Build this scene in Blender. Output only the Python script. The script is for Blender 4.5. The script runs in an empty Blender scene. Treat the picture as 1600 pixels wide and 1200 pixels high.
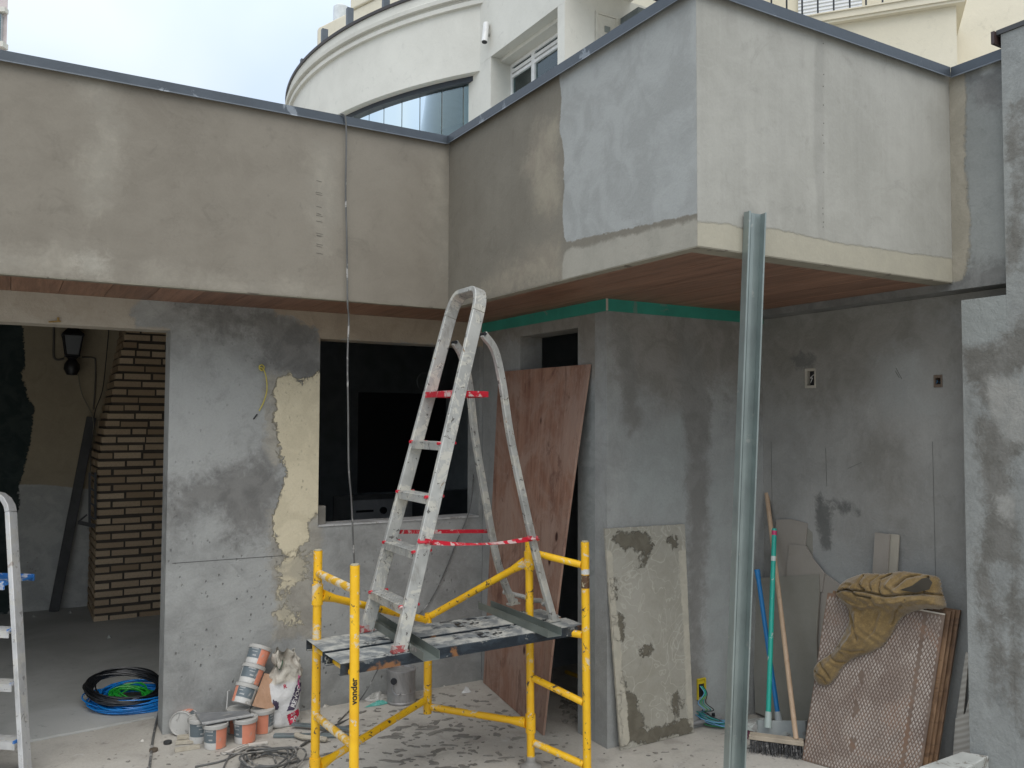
import bpy, bmesh, math, random
import numpy as np
from mathutils import Vector, Matrix
random.seed(7); rng = np.random.default_rng(5)
S = bpy.context.scene
COL = S.collection
R = math.radians

# ------------------------------------------------------------------ camera
CF = 1331.75                      # focal length in pixels of a 1600 px wide picture
YAW, PITCH, ROLL = R(30.6262), R(2.4715), R(0.2129)
CAM = np.array([0., 0., 1.6])
fw = np.array([math.sin(YAW)*math.cos(PITCH), math.cos(YAW)*math.cos(PITCH), math.sin(PITCH)])
_r = np.array([math.cos(YAW), -math.sin(YAW), 0.]); _u = np.cross(_r, fw)
rt = _r*math.cos(ROLL) + _u*math.sin(ROLL); up = -_r*math.sin(ROLL) + _u*math.cos(ROLL)
cd = bpy.data.cameras.new('camera'); cam = bpy.data.objects.new('camera', cd); COL.objects.link(cam)
cd.sensor_width = 36; cd.lens = CF/1600*36; cd.clip_start = .05; cd.clip_end = 2000
cam.matrix_world = Matrix(((rt[0], up[0], -fw[0], 0), (rt[1], up[1], -fw[1], 0), (rt[2], up[2], -fw[2], 1.6), (0, 0, 0, 1)))
S.camera = cam

# ------------------------------------------------------------------ world: overcast sky
W = bpy.data.worlds.new('World'); S.world = W; W.use_nodes = True
SUN_EL, SUN_AZ = R(56), R(200)    # azimuth from +Y clockwise: behind the camera
def build_world():
    nt = W.node_tree; nt.nodes.clear(); L = nt.links.new
    out = nt.nodes.new('ShaderNodeOutputWorld'); bg = nt.nodes.new('ShaderNodeBackground')
    sky = nt.nodes.new('ShaderNodeTexSky'); sky.sky_type = 'NISHITA'; sky.sun_disc = False
    sky.sun_elevation = SUN_EL; sky.sun_rotation = SUN_AZ; sky.air_density = 1.0; sky.dust_density = 2.5
    bgs = nt.nodes.new('ShaderNodeBackground'); bgs.inputs[1].default_value = .05
    L(sky.outputs[0], bgs.inputs[0])
    tc = nt.nodes.new('ShaderNodeTexCoord'); sep = nt.nodes.new('ShaderNodeSeparateXYZ'); L(tc.outputs['Generated'], sep.inputs[0])
    # CIE overcast luminance: (1 + 2 sin e) / 3
    m = nt.nodes.new('ShaderNodeMapRange'); m.inputs['From Min'].default_value = 0; m.inputs['From Max'].default_value = 1
    m.inputs['To Min'].default_value = .22; m.inputs['To Max'].default_value = 1.0; L(sep.outputs['Z'], m.inputs['Value'])
    n1 = nt.nodes.new('ShaderNodeTexNoise'); n1.inputs['Scale'].default_value = 3.4; n1.inputs['Detail'].default_value = 4; n1.inputs['Roughness'].default_value = .45
    L(tc.outputs['Generated'], n1.inputs['Vector'])
    rp = nt.nodes.new('ShaderNodeValToRGB'); e = rp.color_ramp.elements
    e[0].position = .36; e[0].color = (.70, .80, .94, 1); e[1].position = .66; e[1].color = (.88, .94, .965, 1)
    L(n1.outputs['Fac'], rp.inputs[0])
    bc = nt.nodes.new('ShaderNodeBackground'); L(rp.outputs[0], bc.inputs[0])
    mm = nt.nodes.new('ShaderNodeMath'); mm.operation = 'MULTIPLY'; mm.inputs[1].default_value = 1.62; L(m.outputs[0], mm.inputs[0]); L(mm.outputs[0], bc.inputs[1])
    add = nt.nodes.new('ShaderNodeAddShader'); L(bgs.outputs[0], add.inputs[0]); L(bc.outputs[0], add.inputs[1]); L(add.outputs[0], out.inputs[0])
    nt.nodes.remove(bg)
build_world()
sd = bpy.data.lights.new('sun', 'SUN'); sd.energy = 1.0; sd.angle = R(50); sd.color = (1, .95, .87)
sun = bpy.data.objects.new('sun', sd); COL.objects.link(sun)
sv = Vector((math.sin(SUN_AZ)*math.cos(SUN_EL), math.cos(SUN_AZ)*math.cos(SUN_EL), math.sin(SUN_EL)))
sun.rotation_euler = sv.to_track_quat('Z', 'Y').to_euler()
S.view_settings.view_transform = 'Standard'; S.view_settings.look = 'None'
S.view_settings.exposure = 0.2; S.view_settings.gamma = 1
S.render.engine = 'CYCLES'
S.cycles.max_bounces = 8; S.cycles.diffuse_bounces = 5

# ------------------------------------------------------------------ measuring helpers (pixel of the 1600x1200 photo -> real point on a real plane)
def ray(x, y): return (x-800)/CF*rt - (y-600)/CF*up + fw
def at(x, y, ax, v):
    d = ray(x, y); i = 'xyz'.index(ax); return CAM + (v-CAM[i])/d[i]*d
def atp(x, y, P, n):
    d = ray(x, y); P = np.array(P, float); n = np.array(n, float); return CAM + ((P-CAM)@n)/(d@n)*d
def atd(x, y, dep): return CAM + dep*ray(x, y)
def fl(x, y): return at(x, y, 'z', 0.)

# main planes of the place (metres)
YA, XB, YC, XD, ZS, YF, XR, YG, ZT, XU, XP = 4.686, 2.564, 3.405, 3.654, 2.21, 4.15, 2.051, 2.202, 3.152, 3.537, 3.50
TH = .15

# ------------------------------------------------------------------ object helpers
def setp(o, label=None, cat=None, group=None, kind=None):
    if label: o['label'] = label
    if cat: o['category'] = cat
    if group: o['group'] = group
    if kind: o['kind'] = kind
    return o
def thing(name, label, cat, loc=(0, 0, 0), rot=(0, 0, 0), group=None):
    o = bpy.data.objects.new(name, None); COL.objects.link(o); o.empty_display_size = .1
    o.location = loc; o.rotation_euler = rot
    return setp(o, label, cat, group)
def mw(o):
    m = Matrix.LocRotScale(o.location, o.rotation_euler, None)
    return mw(o.parent) @ m if o.parent else m
class MB:
    """collects shapes and links them as ONE mesh object"""
    def __init__(s): s.v = []; s.f = []; s.m = []; s.sm = []; s.att = {}
    def add(s, vs, fs, mi=0, smooth=False):
        b = len(s.v); s.v += [tuple(map(float, q)) for q in vs]; s.f += [tuple(b+i for i in f) for f in fs]
        s.m += [mi]*len(fs); s.sm += [smooth]*len(fs); return s
    def box(s, a, b, mi=0):
        x0, y0, z0 = a; x1, y1, z1 = b
        v = [(x0,y0,z0),(x1,y0,z0),(x1,y1,z0),(x0,y1,z0),(x0,y0,z1),(x1,y0,z1),(x1,y1,z1),(x0,y1,z1)]
        return s.add(v, [(3,2,1,0),(4,5,6,7),(0,1,5,4),(1,2,6,5),(2,3,7,6),(3,0,4,7)], mi)
    def obox(s, c, ax, ay, az, mi=0):
        """box from centre and three half-axis vectors"""
        c, ax, ay, az = [np.array(q, float) for q in (c, ax, ay, az)]
        v = [c+i*ax+j*ay+k*az for k in (-1, 1) for (i, j) in ((-1,-1),(1,-1),(1,1),(-1,1))]
        return s.add(v, [(3,2,1,0),(4,5,6,7),(0,1,5,4),(1,2,6,5),(2,3,7,6),(3,0,4,7)], mi)
    def beam(s, a, b, w, h, up_=(0, 0, 1), mi=0):
        a, b = np.array(a, float), np.array(b, float); d = b-a; L = np.linalg.norm(d); d /= L
        r = np.cross(d, up_); r /= np.linalg.norm(r); u = np.cross(r, d)
        return s.obox((a+b)/2, d*L/2, r*w/2, u*h/2, mi)
    def quadslab(s, c4, n, t, mi=0):
        """slab from 4 corners, extruded by -n*t"""
        c4 = [np.array(q, float) for q in c4]; n = np.array(n, float)/np.linalg.norm(n)
        return s.prism(c4, -n*t, mi)
    def prism(s, poly, ext, mi=0):
        poly = [np.array(q, float) for q in poly]; ext = np.array(ext, float); k = len(poly)
        v = poly + [q+ext for q in poly]
        f = [tuple(range(k)), tuple(range(2*k-1, k-1, -1))] + [(i, i+k, (i+1) % k+k, (i+1) % k) for i in range(k)]
        return s.add(v, f, mi)
    def tube(s, pts, r, seg=10, mi=0, cap=True, closed=False):
        P = [np.array(q, float) for q in pts]; n = len(P); rr = r if hasattr(r, '__len__') else [r]*n
        T = []
        for i in range(n):
            a = P[i-1] if (i > 0 or closed) else P[i]; b = P[(i+1) % n] if (i < n-1 or closed) else P[i]
            t = b-a; T.append(t/(np.linalg.norm(t)+1e-9))
        ref = np.array([0, 0, 1.]) if abs(T[0][2]) < .9 else np.array([1., 0, 0])
        x = np.cross(T[0], ref); x /= np.linalg.norm(x); vs = []
        for i in range(n):
            x = x - T[i]*(x@T[i]); x /= np.linalg.norm(x)+1e-9; y = np.cross(T[i], x)
            for k in range(seg):
                a = 2*math.pi*k/seg; vs.append(P[i]+rr[i]*(x*math.cos(a)+y*math.sin(a)))
        fs = []
        for i in range(n if closed else n-1):
            j = (i+1) % n
            for k in range(seg): fs.append((i*seg+k, i*seg+(k+1) % seg, j*seg+(k+1) % seg, j*seg+k))
        if cap and not closed: fs += [tuple(range(seg-1, -1, -1)), tuple((n-1)*seg+k for k in range(seg))]
        return s.add(vs, fs, mi, True)
    def lathe(s, prof, seg=28, c=(0, 0, 0), mi=0, mif=None):
        """prof: (r, z) list"""
        vs = []; c = np.array(c, float)
        for r_, z in prof:
            for k in range(seg):
                a = 2*math.pi*k/seg; vs.append(c+np.array([r_*math.cos(a), r_*math.sin(a), z]))
        b = len(s.v); s.v += [tuple(q) for q in vs]
        for i in range(len(prof)-1):
            for k in range(seg):
                s.f.append((b+i*seg+k, b+i*seg+(k+1) % seg, b+(i+1)*seg+(k+1) % seg, b+(i+1)*seg+k))
                s.m.append(mif(i, k) if mif else mi); s.sm.append(True)
        return s
    def build(s, name, mat, parent=None, world=True, bevel=0, angle=35, solid=0, sub=0):
        me = bpy.data.meshes.new(name); V = np.array(s.v, float)
        if parent is not None and world:
            M = np.array(mw(parent).inverted()); V = V @ M[:3, :3].T + M[:3, 3]
        me.from_pydata(V.tolist(), [], s.f)
        for mt in (mat if isinstance(mat, (list, tuple)) else [mat]): me.materials.append(mt)
        me.polygons.foreach_set('material_index', s.m); me.polygons.foreach_set('use_smooth', s.sm)
        for k, a in s.att.items():
            at_ = me.attributes.new(k, 'FLOAT', 'POINT'); at_.data.foreach_set('value', np.asarray(a, np.float32))
        if any(s.sm):
            try: me.set_sharp_from_angle(angle=R(angle))
            except Exception: pass
        me.validate(); me.update()
        o = bpy.data.objects.new(name, me); COL.objects.link(o)
        if parent is not None: o.parent = parent
        if bevel:
            b = o.modifiers.new('bevel', 'BEVEL'); b.width = bevel; b.segments = 2; b.limit_method = 'ANGLE'; b.angle_limit = R(40)
        if sub:
            b = o.modifiers.new('sub', 'SUBSURF'); b.levels = b.render_levels = sub
        return o
def copy_tree(o, parent=None, loc=None, rot=None, label=None):
    c = o.copy(); COL.objects.link(c); c.parent = parent
    if loc is not None: c.location = loc
    if rot is not None: c.rotation_euler = rot
    if label: c['label'] = label
    for ch in list(o.children): copy_tree(ch, c)
    return c
def flat_sdf(P, poly):
    """signed distance of points P (n,2) to polygon, positive inside"""
    poly = np.array(poly, float); a = poly; b = np.roll(poly, -1, 0); d = np.full(len(P), 1e9); ins = np.zeros(len(P), bool)
    for p, q in zip(a, b):
        e = q-p; w = P-p; t = np.clip((w@e)/(e@e+1e-12), 0, 1); d = np.minimum(d, np.hypot(*(w-t[:, None]*e).T))
        c = (p[1] > P[:, 1]) != (q[1] > P[:, 1])
        with np.errstate(divide='ignore', invalid='ignore'):
            xs = (q[0]-p[0])*(P[:, 1]-p[1])/(q[1]-p[1]+1e-12)+p[0]
        ins ^= c & (P[:, 0] < xs)
    return np.where(ins, d, -d)
def spline(pts, n=8):
    P = [np.array(p, float) for p in pts]; P = [2*P[0]-P[1]]+P+[2*P[-1]-P[-2]]; out = []
    for i in range(1, len(P)-2):
        for k in range(n):
            t = k/n; a, b, c, d = P[i-1:i+3]
            out.append(.5*((2*b)+(-a+c)*t+(2*a-5*b+4*c-d)*t*t+(-a+3*b-3*c+d)*t**3))
    out.append(P[-2]); return out

# ------------------------------------------------------------------ material helpers
class NT:
    def __init__(s, name):
        s.mat = bpy.data.materials.new(name); s.mat.use_nodes = True; s.t = s.mat.node_tree
        s.b = s.t.nodes['Principled BSDF']; s.tc = s.t.nodes.new('ShaderNodeTexCoord'); s.o = s.tc.outputs['Object']
    def n(s, typ, ins=None, **pr):
        nd = s.t.nodes.new('ShaderNode'+typ)
        for k, v in pr.items(): setattr(nd, k, v)
        for k, v in (ins or {}).items(): s.inp(nd.inputs[k], v)
        return nd
    def inp(s, sock, v):
        if isinstance(v, bpy.types.NodeSocket): s.t.links.new(v, sock)
        elif v is not None:
            if hasattr(sock.default_value, '__len__') and not hasattr(v, '__len__'): v = (v,)*3
            if sock.type == 'RGBA' and len(v) == 3: v = (*v, 1)
            sock.default_value = v
    def vec(s, sc=(1, 1, 1), rot=(0, 0, 0), loc=(0, 0, 0), v=None):
        return s.n('Mapping', {'Vector': v or s.o, 'Scale': sc, 'Rotation': rot, 'Location': loc}).outputs[0]
    def noise(s, scale, detail=4, rough=.55, dist=0, v=None):
        return s.n('TexNoise', {'Vector': v or s.o, 'Scale': scale, 'Detail': detail, 'Roughness': rough, 'Distortion': dist}).outputs['Fac']
    def vor(s, scale, v=None, feature='F1', rnd=1): return s.n('TexVoronoi', {'Vector': v or s.o, 'Scale': scale, 'Randomness': rnd}, feature=feature).outputs['Distance']
    def m(s, op, a, b=None, c=None, clamp=False):
        nd = s.t.nodes.new('ShaderNodeMath'); nd.operation = op; nd.use_clamp = clamp
        for i, v in enumerate((a, b, c)):
            if v is not None: s.inp(nd.inputs[i], v)
        return nd.outputs[0]
    def step(s, x, lo, hi, a=0., b=1.):
        return s.n('MapRange', {'Value': x, 'From Min': lo, 'From Max': hi, 'To Min': a, 'To Max': b}, interpolation_type='SMOOTHSTEP').outputs[0]
    def mix(s, f, a, b, mode='MIX'):
        nd = s.t.nodes.new('ShaderNodeMix'); nd.data_type = 'RGBA'; nd.blend_type = mode
        s.inp(nd.inputs[0], f); s.inp(nd.inputs[6], a); s.inp(nd.inputs[7], b); return nd.outputs[2]
    def attr(s, name): return s.n('Attribute', attribute_name=name).outputs['Fac']
    def bump(s, h, dist=.01, st=1., nrm=None):
        return s.n('Bump', {'Height': h, 'Distance': dist, 'Strength': st, **({'Normal': nrm} if nrm else {})}).outputs[0]
    def out(s, col, rough=.8, nrm=None, metal=0, spec=.5, **kw):
        s.inp(s.b.inputs['Base Color'], col); s.inp(s.b.inputs['Roughness'], rough); s.inp(s.b.inputs['Metallic'], metal)
        s.inp(s.b.inputs['Specular IOR Level'], spec)
        if nrm is not None: s.inp(s.b.inputs['Normal'], nrm)
        for k, v in kw.items(): s.inp(s.b.inputs[k], v)
        return s.mat
def srgb(r, g, b, k=1.):
    return tuple(k*((c/255/12.92) if c/255 <= .04045 else ((c/255+.055)/1.055)**2.4) for c in (r, g, b))

def plaster(name, c1, c2, patches=(), blot=.8, fine=.12, bump=.004, pits=0., streak=0., rough=.85, seed=0, stops=(.32, .68), swirl=0, hair=.12, pscale=42, smudge=.28):
    """cement render: c1..c2 blotches, fine grain, optional pits, vertical streaks, ragged patches driven by signed-distance attributes"""
    neu = lambda c: (c[0], c[1]*.998, min(c[2], c[1]*.955))
    c1, c2 = neu(c1), neu(c2); patches = [(p[0], neu(p[1]), neu(p[2]), *p[3:]) for p in patches]
    t = NT(name); v = t.vec(loc=(seed*3.1, seed*1.7, seed))
    big = t.noise(blot, 6, .6, .35, v); mid = t.noise(blot*5, 5, .65, .6, v); f = t.noise(90, 3, .7, 0, v)
    fac = t.m('ADD', t.m('MULTIPLY', big, .65), t.m('MULTIPLY', mid, .35))
    col = t.mix(t.step(fac, stops[0]+.06, stops[1]-.06), c1, c2)
    h = t.m('ADD', t.m('MULTIPLY', t.noise(14, 6, .6, .3, v), .8), t.m('MULTIPLY', f, .25))
    if streak:
        st = t.noise(1, 4, .6, .2, t.vec((9, 9, .5), v=v)); st2 = t.noise(1, 3, .6, 0, t.vec((70, 70, 3), v=v))
        s_ = t.m('ADD', t.m('MULTIPLY', t.m('SUBTRACT', st, .5), streak*1.6), t.m('MULTIPLY', t.m('SUBTRACT', st2, .5), streak*.7))
        col = t.mix(1., col, t.n('CombineColor', {0: t.m('ADD', 1., s_), 1: t.m('ADD', 1., s_), 2: t.m('ADD', 1., s_)}).outputs[0], 'MULTIPLY')
    # dirty smudges
    sm = t.m('MULTIPLY', t.step(t.noise(5.5, 7, .72, 1.1, t.vec(loc=(seed, 9, 2), v=v)), .56, .70), smudge); col = t.mix(sm, col, tuple(c*.62 for c in c1))
    sm2 = t.m('MULTIPLY', t.step(t.noise(17, 6, .75, .8, t.vec(loc=(4, seed, 2), v=v)), .60, .72), smudge*.9); col = t.mix(sm2, col, tuple(c*.6 for c in c1))
    # trowel sweeps
    sw = t.noise(3.2, 3, .5, 2.6, v); col = t.mix(t.m('MULTIPLY', t.step(t.m('ABSOLUTE', t.m('SUBTRACT', sw, .5)), .03, 0.), .22), col, c2)
    g = t.m('ADD', 1-fine, t.m('MULTIPLY', f, 2*fine)); col = t.mix(1., col, t.n('CombineColor', {0: g, 1: g, 2: g}).outputs[0], 'MULTIPLY')
    if swirl:
        for (scl, ds, lc) in ((2.4, 2.6, (.012, 0)), (4.2, 2.0, (.016, 2))):
            q = t.noise(scl, 2, .5, ds, t.vec(loc=(lc[1], 1, 3), v=v)); col = t.mix(t.m('MULTIPLY', t.step(t.m('ABSOLUTE', t.m('SUBTRACT', q, .5)), lc[0], 0.), swirl), col, tuple(min(1, c*1.35) for c in c2))
    for (an, pc1, pc2, soft, amp, ph) in patches:
        nz = t.m('ADD', t.m('MULTIPLY', t.m('SUBTRACT', t.noise(7, 6, .65, .4, v), .5), amp), t.m('MULTIPLY', t.m('SUBTRACT', t.noise(26, 6, .78, .9, v), .5), amp*.75))
        d = t.m('ADD', t.attr(an), nz); mk = t.step(d, -soft, soft)
        pc = t.mix(t.step(mid, .38, .62), pc1, pc2); pc = t.mix(1., pc, t.n('CombineColor', {0: g, 1: g, 2: g}).outputs[0], 'MULTIPLY')
        col = t.mix(mk, col, pc)
        if ph: h = t.m('ADD', h, t.m('MULTIPLY', mk, ph))
    if pits:
        vd = t.vor(pscale, t.vec((1, 1, .6), v=v)); zz = t.n('SeparateXYZ', {0: t.o}).outputs[2]; msk = t.m('MULTIPLY', t.step(t.noise(2.3, 3, .6, 0, v), .42, .6), t.step(zz, 1.5, .5, .35, 1.))
        pt = t.m('MULTIPLY', t.step(vd, .24, .12), t.m('MULTIPLY', msk, t.step(t.noise(19, 2, .5, 0, v), .5, .56)))
        col = t.mix(t.m('MULTIPLY', pt, pits), col, tuple(c*.45 for c in c1)); h = t.m('SUBTRACT', h, t.m('MULTIPLY', pt, .8))
    # hairline scratches
    sc_ = t.vor(2.3, t.n('VectorMath', {0: t.vec((1, 1, .35), v=v), 1: t.n('TexNoise', {'Vector': v, 'Scale': 3., 'Detail': 4}).outputs['Color']}, operation='ADD').outputs[0], 'DISTANCE_TO_EDGE'); ml = t.m('MULTIPLY', t.step(sc_, .006, .001), t.step(t.noise(1.7, 3, .5, 0, v), .55, .62))
    col = t.mix(t.m('MULTIPLY', ml, hair), col, tuple(c*.5 for c in c1))
    return t.out(col, t.m('ADD', rough-.1, t.m('MULTIPLY', mid, .2)), t.bump(h, bump, 1.), spec=.25)

def paint(name, col, rough=.5, metal=0, var=.1, dirt=0, dirtc=(.3, .28, .25), dscale=9, bumpd=.0006, spec=.5, scr=0, scrc=(.02, .02, .02)):
    t = NT(name); n1 = t.noise(6, 5, .6, .3); c = t.mix(t.step(n1, .3, .7), tuple(x*(1-var) for x in col), tuple(min(1, x*(1+var)) for x in col))
    if dirt:
        d = t.noise(dscale, 6, .68, .5); c = t.mix(t.m('MULTIPLY', t.step(d, .62-dirt*.25, .66-dirt*.2), .9), c, dirtc)
    if scr:
        d = t.noise(dscale*2.3, 5, .7, .8, t.vec(loc=(5, 3, 1))); c = t.mix(t.step(d, .66-scr*.15, .68-scr*.15), c, scrc)
    return t.out(c, t.m('ADD', rough-.08, t.m('MULTIPLY', n1, .16)), t.bump(t.noise(60, 3), bumpd, 1.), metal, spec)
# ------------------------------------------------------------------ walls
def grid_lines(a, b, step, extra):
    n = max(1, int(math.ceil((b-a)/step))); L = set(np.round(np.linspace(a, b, n+1), 5)); L |= {round(e, 5) for e in extra if a < e < b}
    L = sorted(L); out = [L[0]]
    for q in L[1:]:
        if q-out[-1] > .003 or q in {round(e, 5) for e in extra}: out.append(q)
    return out
def wall_mesh(axis, val, u0, u1, z0, z1, holes=(), th=TH, step=.03, patches=None, coarse_u=None):
    us = grid_lines(u0, u1, step, [h[0] for h in holes]+[h[1] for h in holes]); zs = grid_lines(z0, z1, step, [h[2] for h in holes]+[h[3] for h in holes])
    nu, nz = len(us), len(zs); mb = MB()
    def P(u, z, w): return (u, val+w, z) if axis == 'y' else (val+w, u, z)
    V = [P(u, z, 0) for z in zs for u in us] + [P(u, z, th) for z in zs for u in us]; N = nu*nz
    solid = np.ones((nz-1, nu-1), bool)
    for (a, b, c, d) in holes:
        for j in range(nz-1):
            for i in range(nu-1):
                um, zm = (us[i]+us[i+1])/2, (zs[j]+zs[j+1])/2
                if a < um < b and c < zm < d: solid[j, i] = False
    F = []
    for j in range(nz-1):
        for i in range(nu-1):
            if not solid[j, i]: continue
            a, b, c, d = j*nu+i, j*nu+i+1, (j+1)*nu+i+1, (j+1)*nu+i
            F.append((a, b, c, d)); F.append((d+N, c+N, b+N, a+N))
            if j == 0 or not solid[j-1, i]: F.append((b, a, a+N, b+N))
            if j == nz-2 or not solid[j+1, i]: F.append((d, c, c+N, d+N))
            if i == 0 or not solid[j, i-1]: F.append((a, d, d+N, a+N))
            if i == nu-2 or not solid[j, i+1]: F.append((c, b, b+N, c+N))
    mb.add(V, F)
    Q = np.array([(u, z) for z in zs for u in us]); Q = np.vstack([Q, Q])
    for name, polys in (patches or {}).items():
        s = np.full(len(Q), -5.)
        for po in polys:
            uv = [(lambda p: (p[0] if axis == 'y' else p[1], p[2]))(at(x, y, axis, val)) for x, y in po]
            s = np.maximum(s, flat_sdf(Q, uv))
        mb.att[name] = s
    return mb

# ------------------------------------------------------------------ ground
C_GREY1, C_GREY2 = (.205, .208, .20), (.29, .295, .29)
C_CREAM = (.60, .52, .36)
def m_ground():
    t = NT('courtyard_concrete'); n = t.noise(.9, 6, .6, .4); n2 = t.noise(5, 6, .65, .5); f = t.noise(70, 4, .7)
    c = t.mix(t.step(n, .35, .65), (.39, .365, .32), (.50, .475, .425)); c = t.mix(t.m('MULTIPLY', t.step(n2, .5, .7), .5), c, (.25, .23, .205))
    c = t.mix(t.m('MULTIPLY', t.step(t.noise(16, 5, .7, .3), .6, .67), .55), c, (.17, .16, .145))
    c = t.mix(t.m('MULTIPLY', t.step(t.noise(9, 6, .7, .6, t.vec(loc=(4, 7, 0))), .63, .68), .6), c, (.5, .49, .46))
    g = t.m('ADD', .82, t.m('MULTIPLY', f, .36)); c = t.mix(1., c, t.n('CombineColor', {0: g, 1: g, 2: g}).outputs[0], 'MULTIPLY')
    return t.out(c, .85, t.bump(t.m('ADD', t.noise(12, 6, .65), t.m('MULTIPLY', f, .4)), .006), spec=.25)
MG = m_ground()
g = MB(); k = 200
ys_edge = 4.84
g.add([(-k, -k, 0), (k, -k, 0), (k, ys_edge, 0), (-k, ys_edge, 0)], [(0, 1, 2, 3)]); g.add([(-k, ys_edge, 0), (k, ys_edge, 0), (k, k, 0), (-k, k, 0)], [(0, 1, 2, 3)])
gr = g.build('ground', MG); setp(gr, kind='structure', label='pale concrete courtyard ground with mortar stains')
tf = NT('interior_screed'); n = tf.noise(1.6, 6, .6, .4); c = tf.mix(tf.step(n, .35, .65), (.36, .36, .335), (.45, .45, .425))
c = tf.mix(tf.m('MULTIPLY', tf.step(tf.noise(22, 4, .7), .6, .7), .35), c, (.17, .17, .165)); MSC = tf.out(c, .7, tf.bump(tf.noise(25, 5), .002), spec=.3)
# the screed inside is one thin layer whose broken edge shows in the doorway
ed = []
for i, x in enumerate(np.linspace(-3.2, .719, 60)):
    ed.append((x, 4.90+.035*math.sin(x*1.3)+.10*max(0, (x-.1))**1.2*.6+rng.normal(0, .004), .012))
poly = ed+[(.719, 4.95, .012), (1.35, 4.95, .012), (1.35, 8.14, .012), (-3.2, 8.14, .012)]
f_ = MB(); f_.prism(poly, (0, 0, -.011)); setp(f_.build('interior_floor', MSC), kind='structure', label='grey screed floor inside the left room')

# ------------------------------------------------------------------ facade wall
patA = {
 'beige_left': [[(-60, 430), (226, 458), (222, 474), (210, 482), (203, 492), (214, 500), (213, 512), (262, 512), (270, 522), (-60, 520)]],
 'beige_right': [[(420, 470), (800, 498), (800, 545), (500, 531), (500, 518), (488, 510), (470, 505), (455, 496), (432, 490)]],
 'cream': [[(433, 592), (455, 588), (462, 600), (480, 592), (506, 582), (506, 798), (490, 800), (484, 822), (477, 845), (462, 868), (446, 872), (432, 850), (426, 812), (437, 780), (447, 735), (436, 700), (428, 650)],],
 'cream_low': [[(440, 868), (470, 862), (482, 880), (474, 905), (450, 920), (452, 945), (468, 960), (465, 978), (452, 975), (434, 962), (430, 930), (446, 900)]],
 'scrape': [[(418, 585), (450, 585), (450, 700), (430, 720), (412, 690)], [(420, 800), (500, 800), (490, 1000), (430, 1000), (425, 900)]],
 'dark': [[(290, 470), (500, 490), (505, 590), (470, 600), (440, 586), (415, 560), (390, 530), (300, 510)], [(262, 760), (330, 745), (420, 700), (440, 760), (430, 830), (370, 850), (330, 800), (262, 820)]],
}
MA = plaster('wall_render_grey', (.222, .224, .218), (.345, .350, .348), [
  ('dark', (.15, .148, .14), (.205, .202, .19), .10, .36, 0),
  ('beige_left', (.36, .32, .26), (.40, .36, .30), .012, .07, .25),
  ('beige_right', (.30, .25, .19), (.35, .295, .225), .012, .10, .25),
  ('scrape', (.27, .255, .22), (.36, .34, .29), .03, .16, .2),
  ('cream_low', (.56, .50, .36), (.40, .365, .28), .016, .30, -.5),
  ('cream', (.62, .555, .40), (.55, .49, .35), .006, .125, -1.0)], blot=1.3, pits=.55, seed=1, bump=.006)
HA = [(-2.2, .719, -.01, 2.061), (1.514, 2.537, 1.002, 2.061)]
fa = thing('facade_wall', 'grey rendered house wall with wide doorway and square window opening, patch of cream paint between', 'wall', (0, YA, 0))
wall_mesh('y', YA, -3.2, XB-.002, .0, 2.46, HA, patches=patA).build('wall_render', MA, fa)
# hairline slab joint and window sill screed
M_SILL = paint('sill_mortar', (.42, .42, .41), .8, var=.2, dirt=.3, dirtc=(.25, .24, .22))
sl = MB(); sl.box((1.516, YA-.006, 1.003), (2.535, YA+TH-.01, 1.012)); sl.build('window_sill', M_SILL, fa)
jm = MB()
for (x0, x1, z) in ((.75, 1.32, .862),):
    jm.beam((x0, YA-.0005, z), (x1, YA-.0005, z-.004), .002, .0025)
jm.build('scored_line', paint('dark_joint', (.07, .07, .068), .9), fa)

# ------------------------------------------------------------------ recess wall (faces left) and short return wall
dB = [at(813, 525, 'x', XB), at(903, 513, 'x', XB)]
patB = {'streaky': [[(905, 600), (960, 590), (965, 1150), (905, 1150)]], 'brown_soffit_shade': [[(752, 480), (955, 470), (955, 600), (905, 600), (903, 520), (760, 540)]]}
MBm = plaster('recess_render', (.24, .24, .228), (.31, .31, .298), [('brown_soffit_shade', (.20, .185, .16), (.24, .225, .20), .05, .2, 0), ('streaky', (.22, .23, .23), (.28, .29, .295), .05, .2, .2)], blot=1.8, seed=2, bump=.005, streak=.18)  # top of the wall: brownish mortar, with some soffit shade put into the colour
rw = thing('recess_wall', 'grey rendered return wall with narrow doorway behind the leaning plywood', 'wall', (XB, YC, 0))
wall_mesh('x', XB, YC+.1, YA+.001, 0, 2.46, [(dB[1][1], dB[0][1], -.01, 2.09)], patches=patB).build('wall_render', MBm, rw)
patC = {'streak': [[(1052, 505), (1085, 505), (1110, 640), (1105, 760), (1098, 1100), (1075, 1100), (1075, 700)], [(960, 520), (985, 520), (1000, 660), (985, 680), (968, 600)]],
        'light': [[(985, 700), (1072, 640), (1075, 800), (1060, 810), (990, 800), (975, 760)], [(1105, 760), (1150, 700), (1150, 1120), (1100, 1120)]],
        'brown_soffit_shade': [[(950, 470), (1200, 480), (1200, 640), (1120, 600), (1060, 640), (960, 600)]]}
MC = plaster('end_wall_render', (.265, .268, .256), (.35, .357, .343), [('brown_soffit_shade', (.21, .20, .18), (.26, .25, .23), .14, .35, 0), ('light', (.33, .345, .35), (.30, .31, .315), .05, .2, 0), ('streak', (.20, .195, .18), (.235, .23, .215), .04, .16, -.2)], blot=1.5, seed=3, bump=.006, streak=.12)  # upper patch mixes brown mortar tone with painted shade of the soffit
ew = thing('end_wall', 'grey rendered wall with dark streaks behind the muddy cement board', 'wall', (XB, YC, 0))
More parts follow.
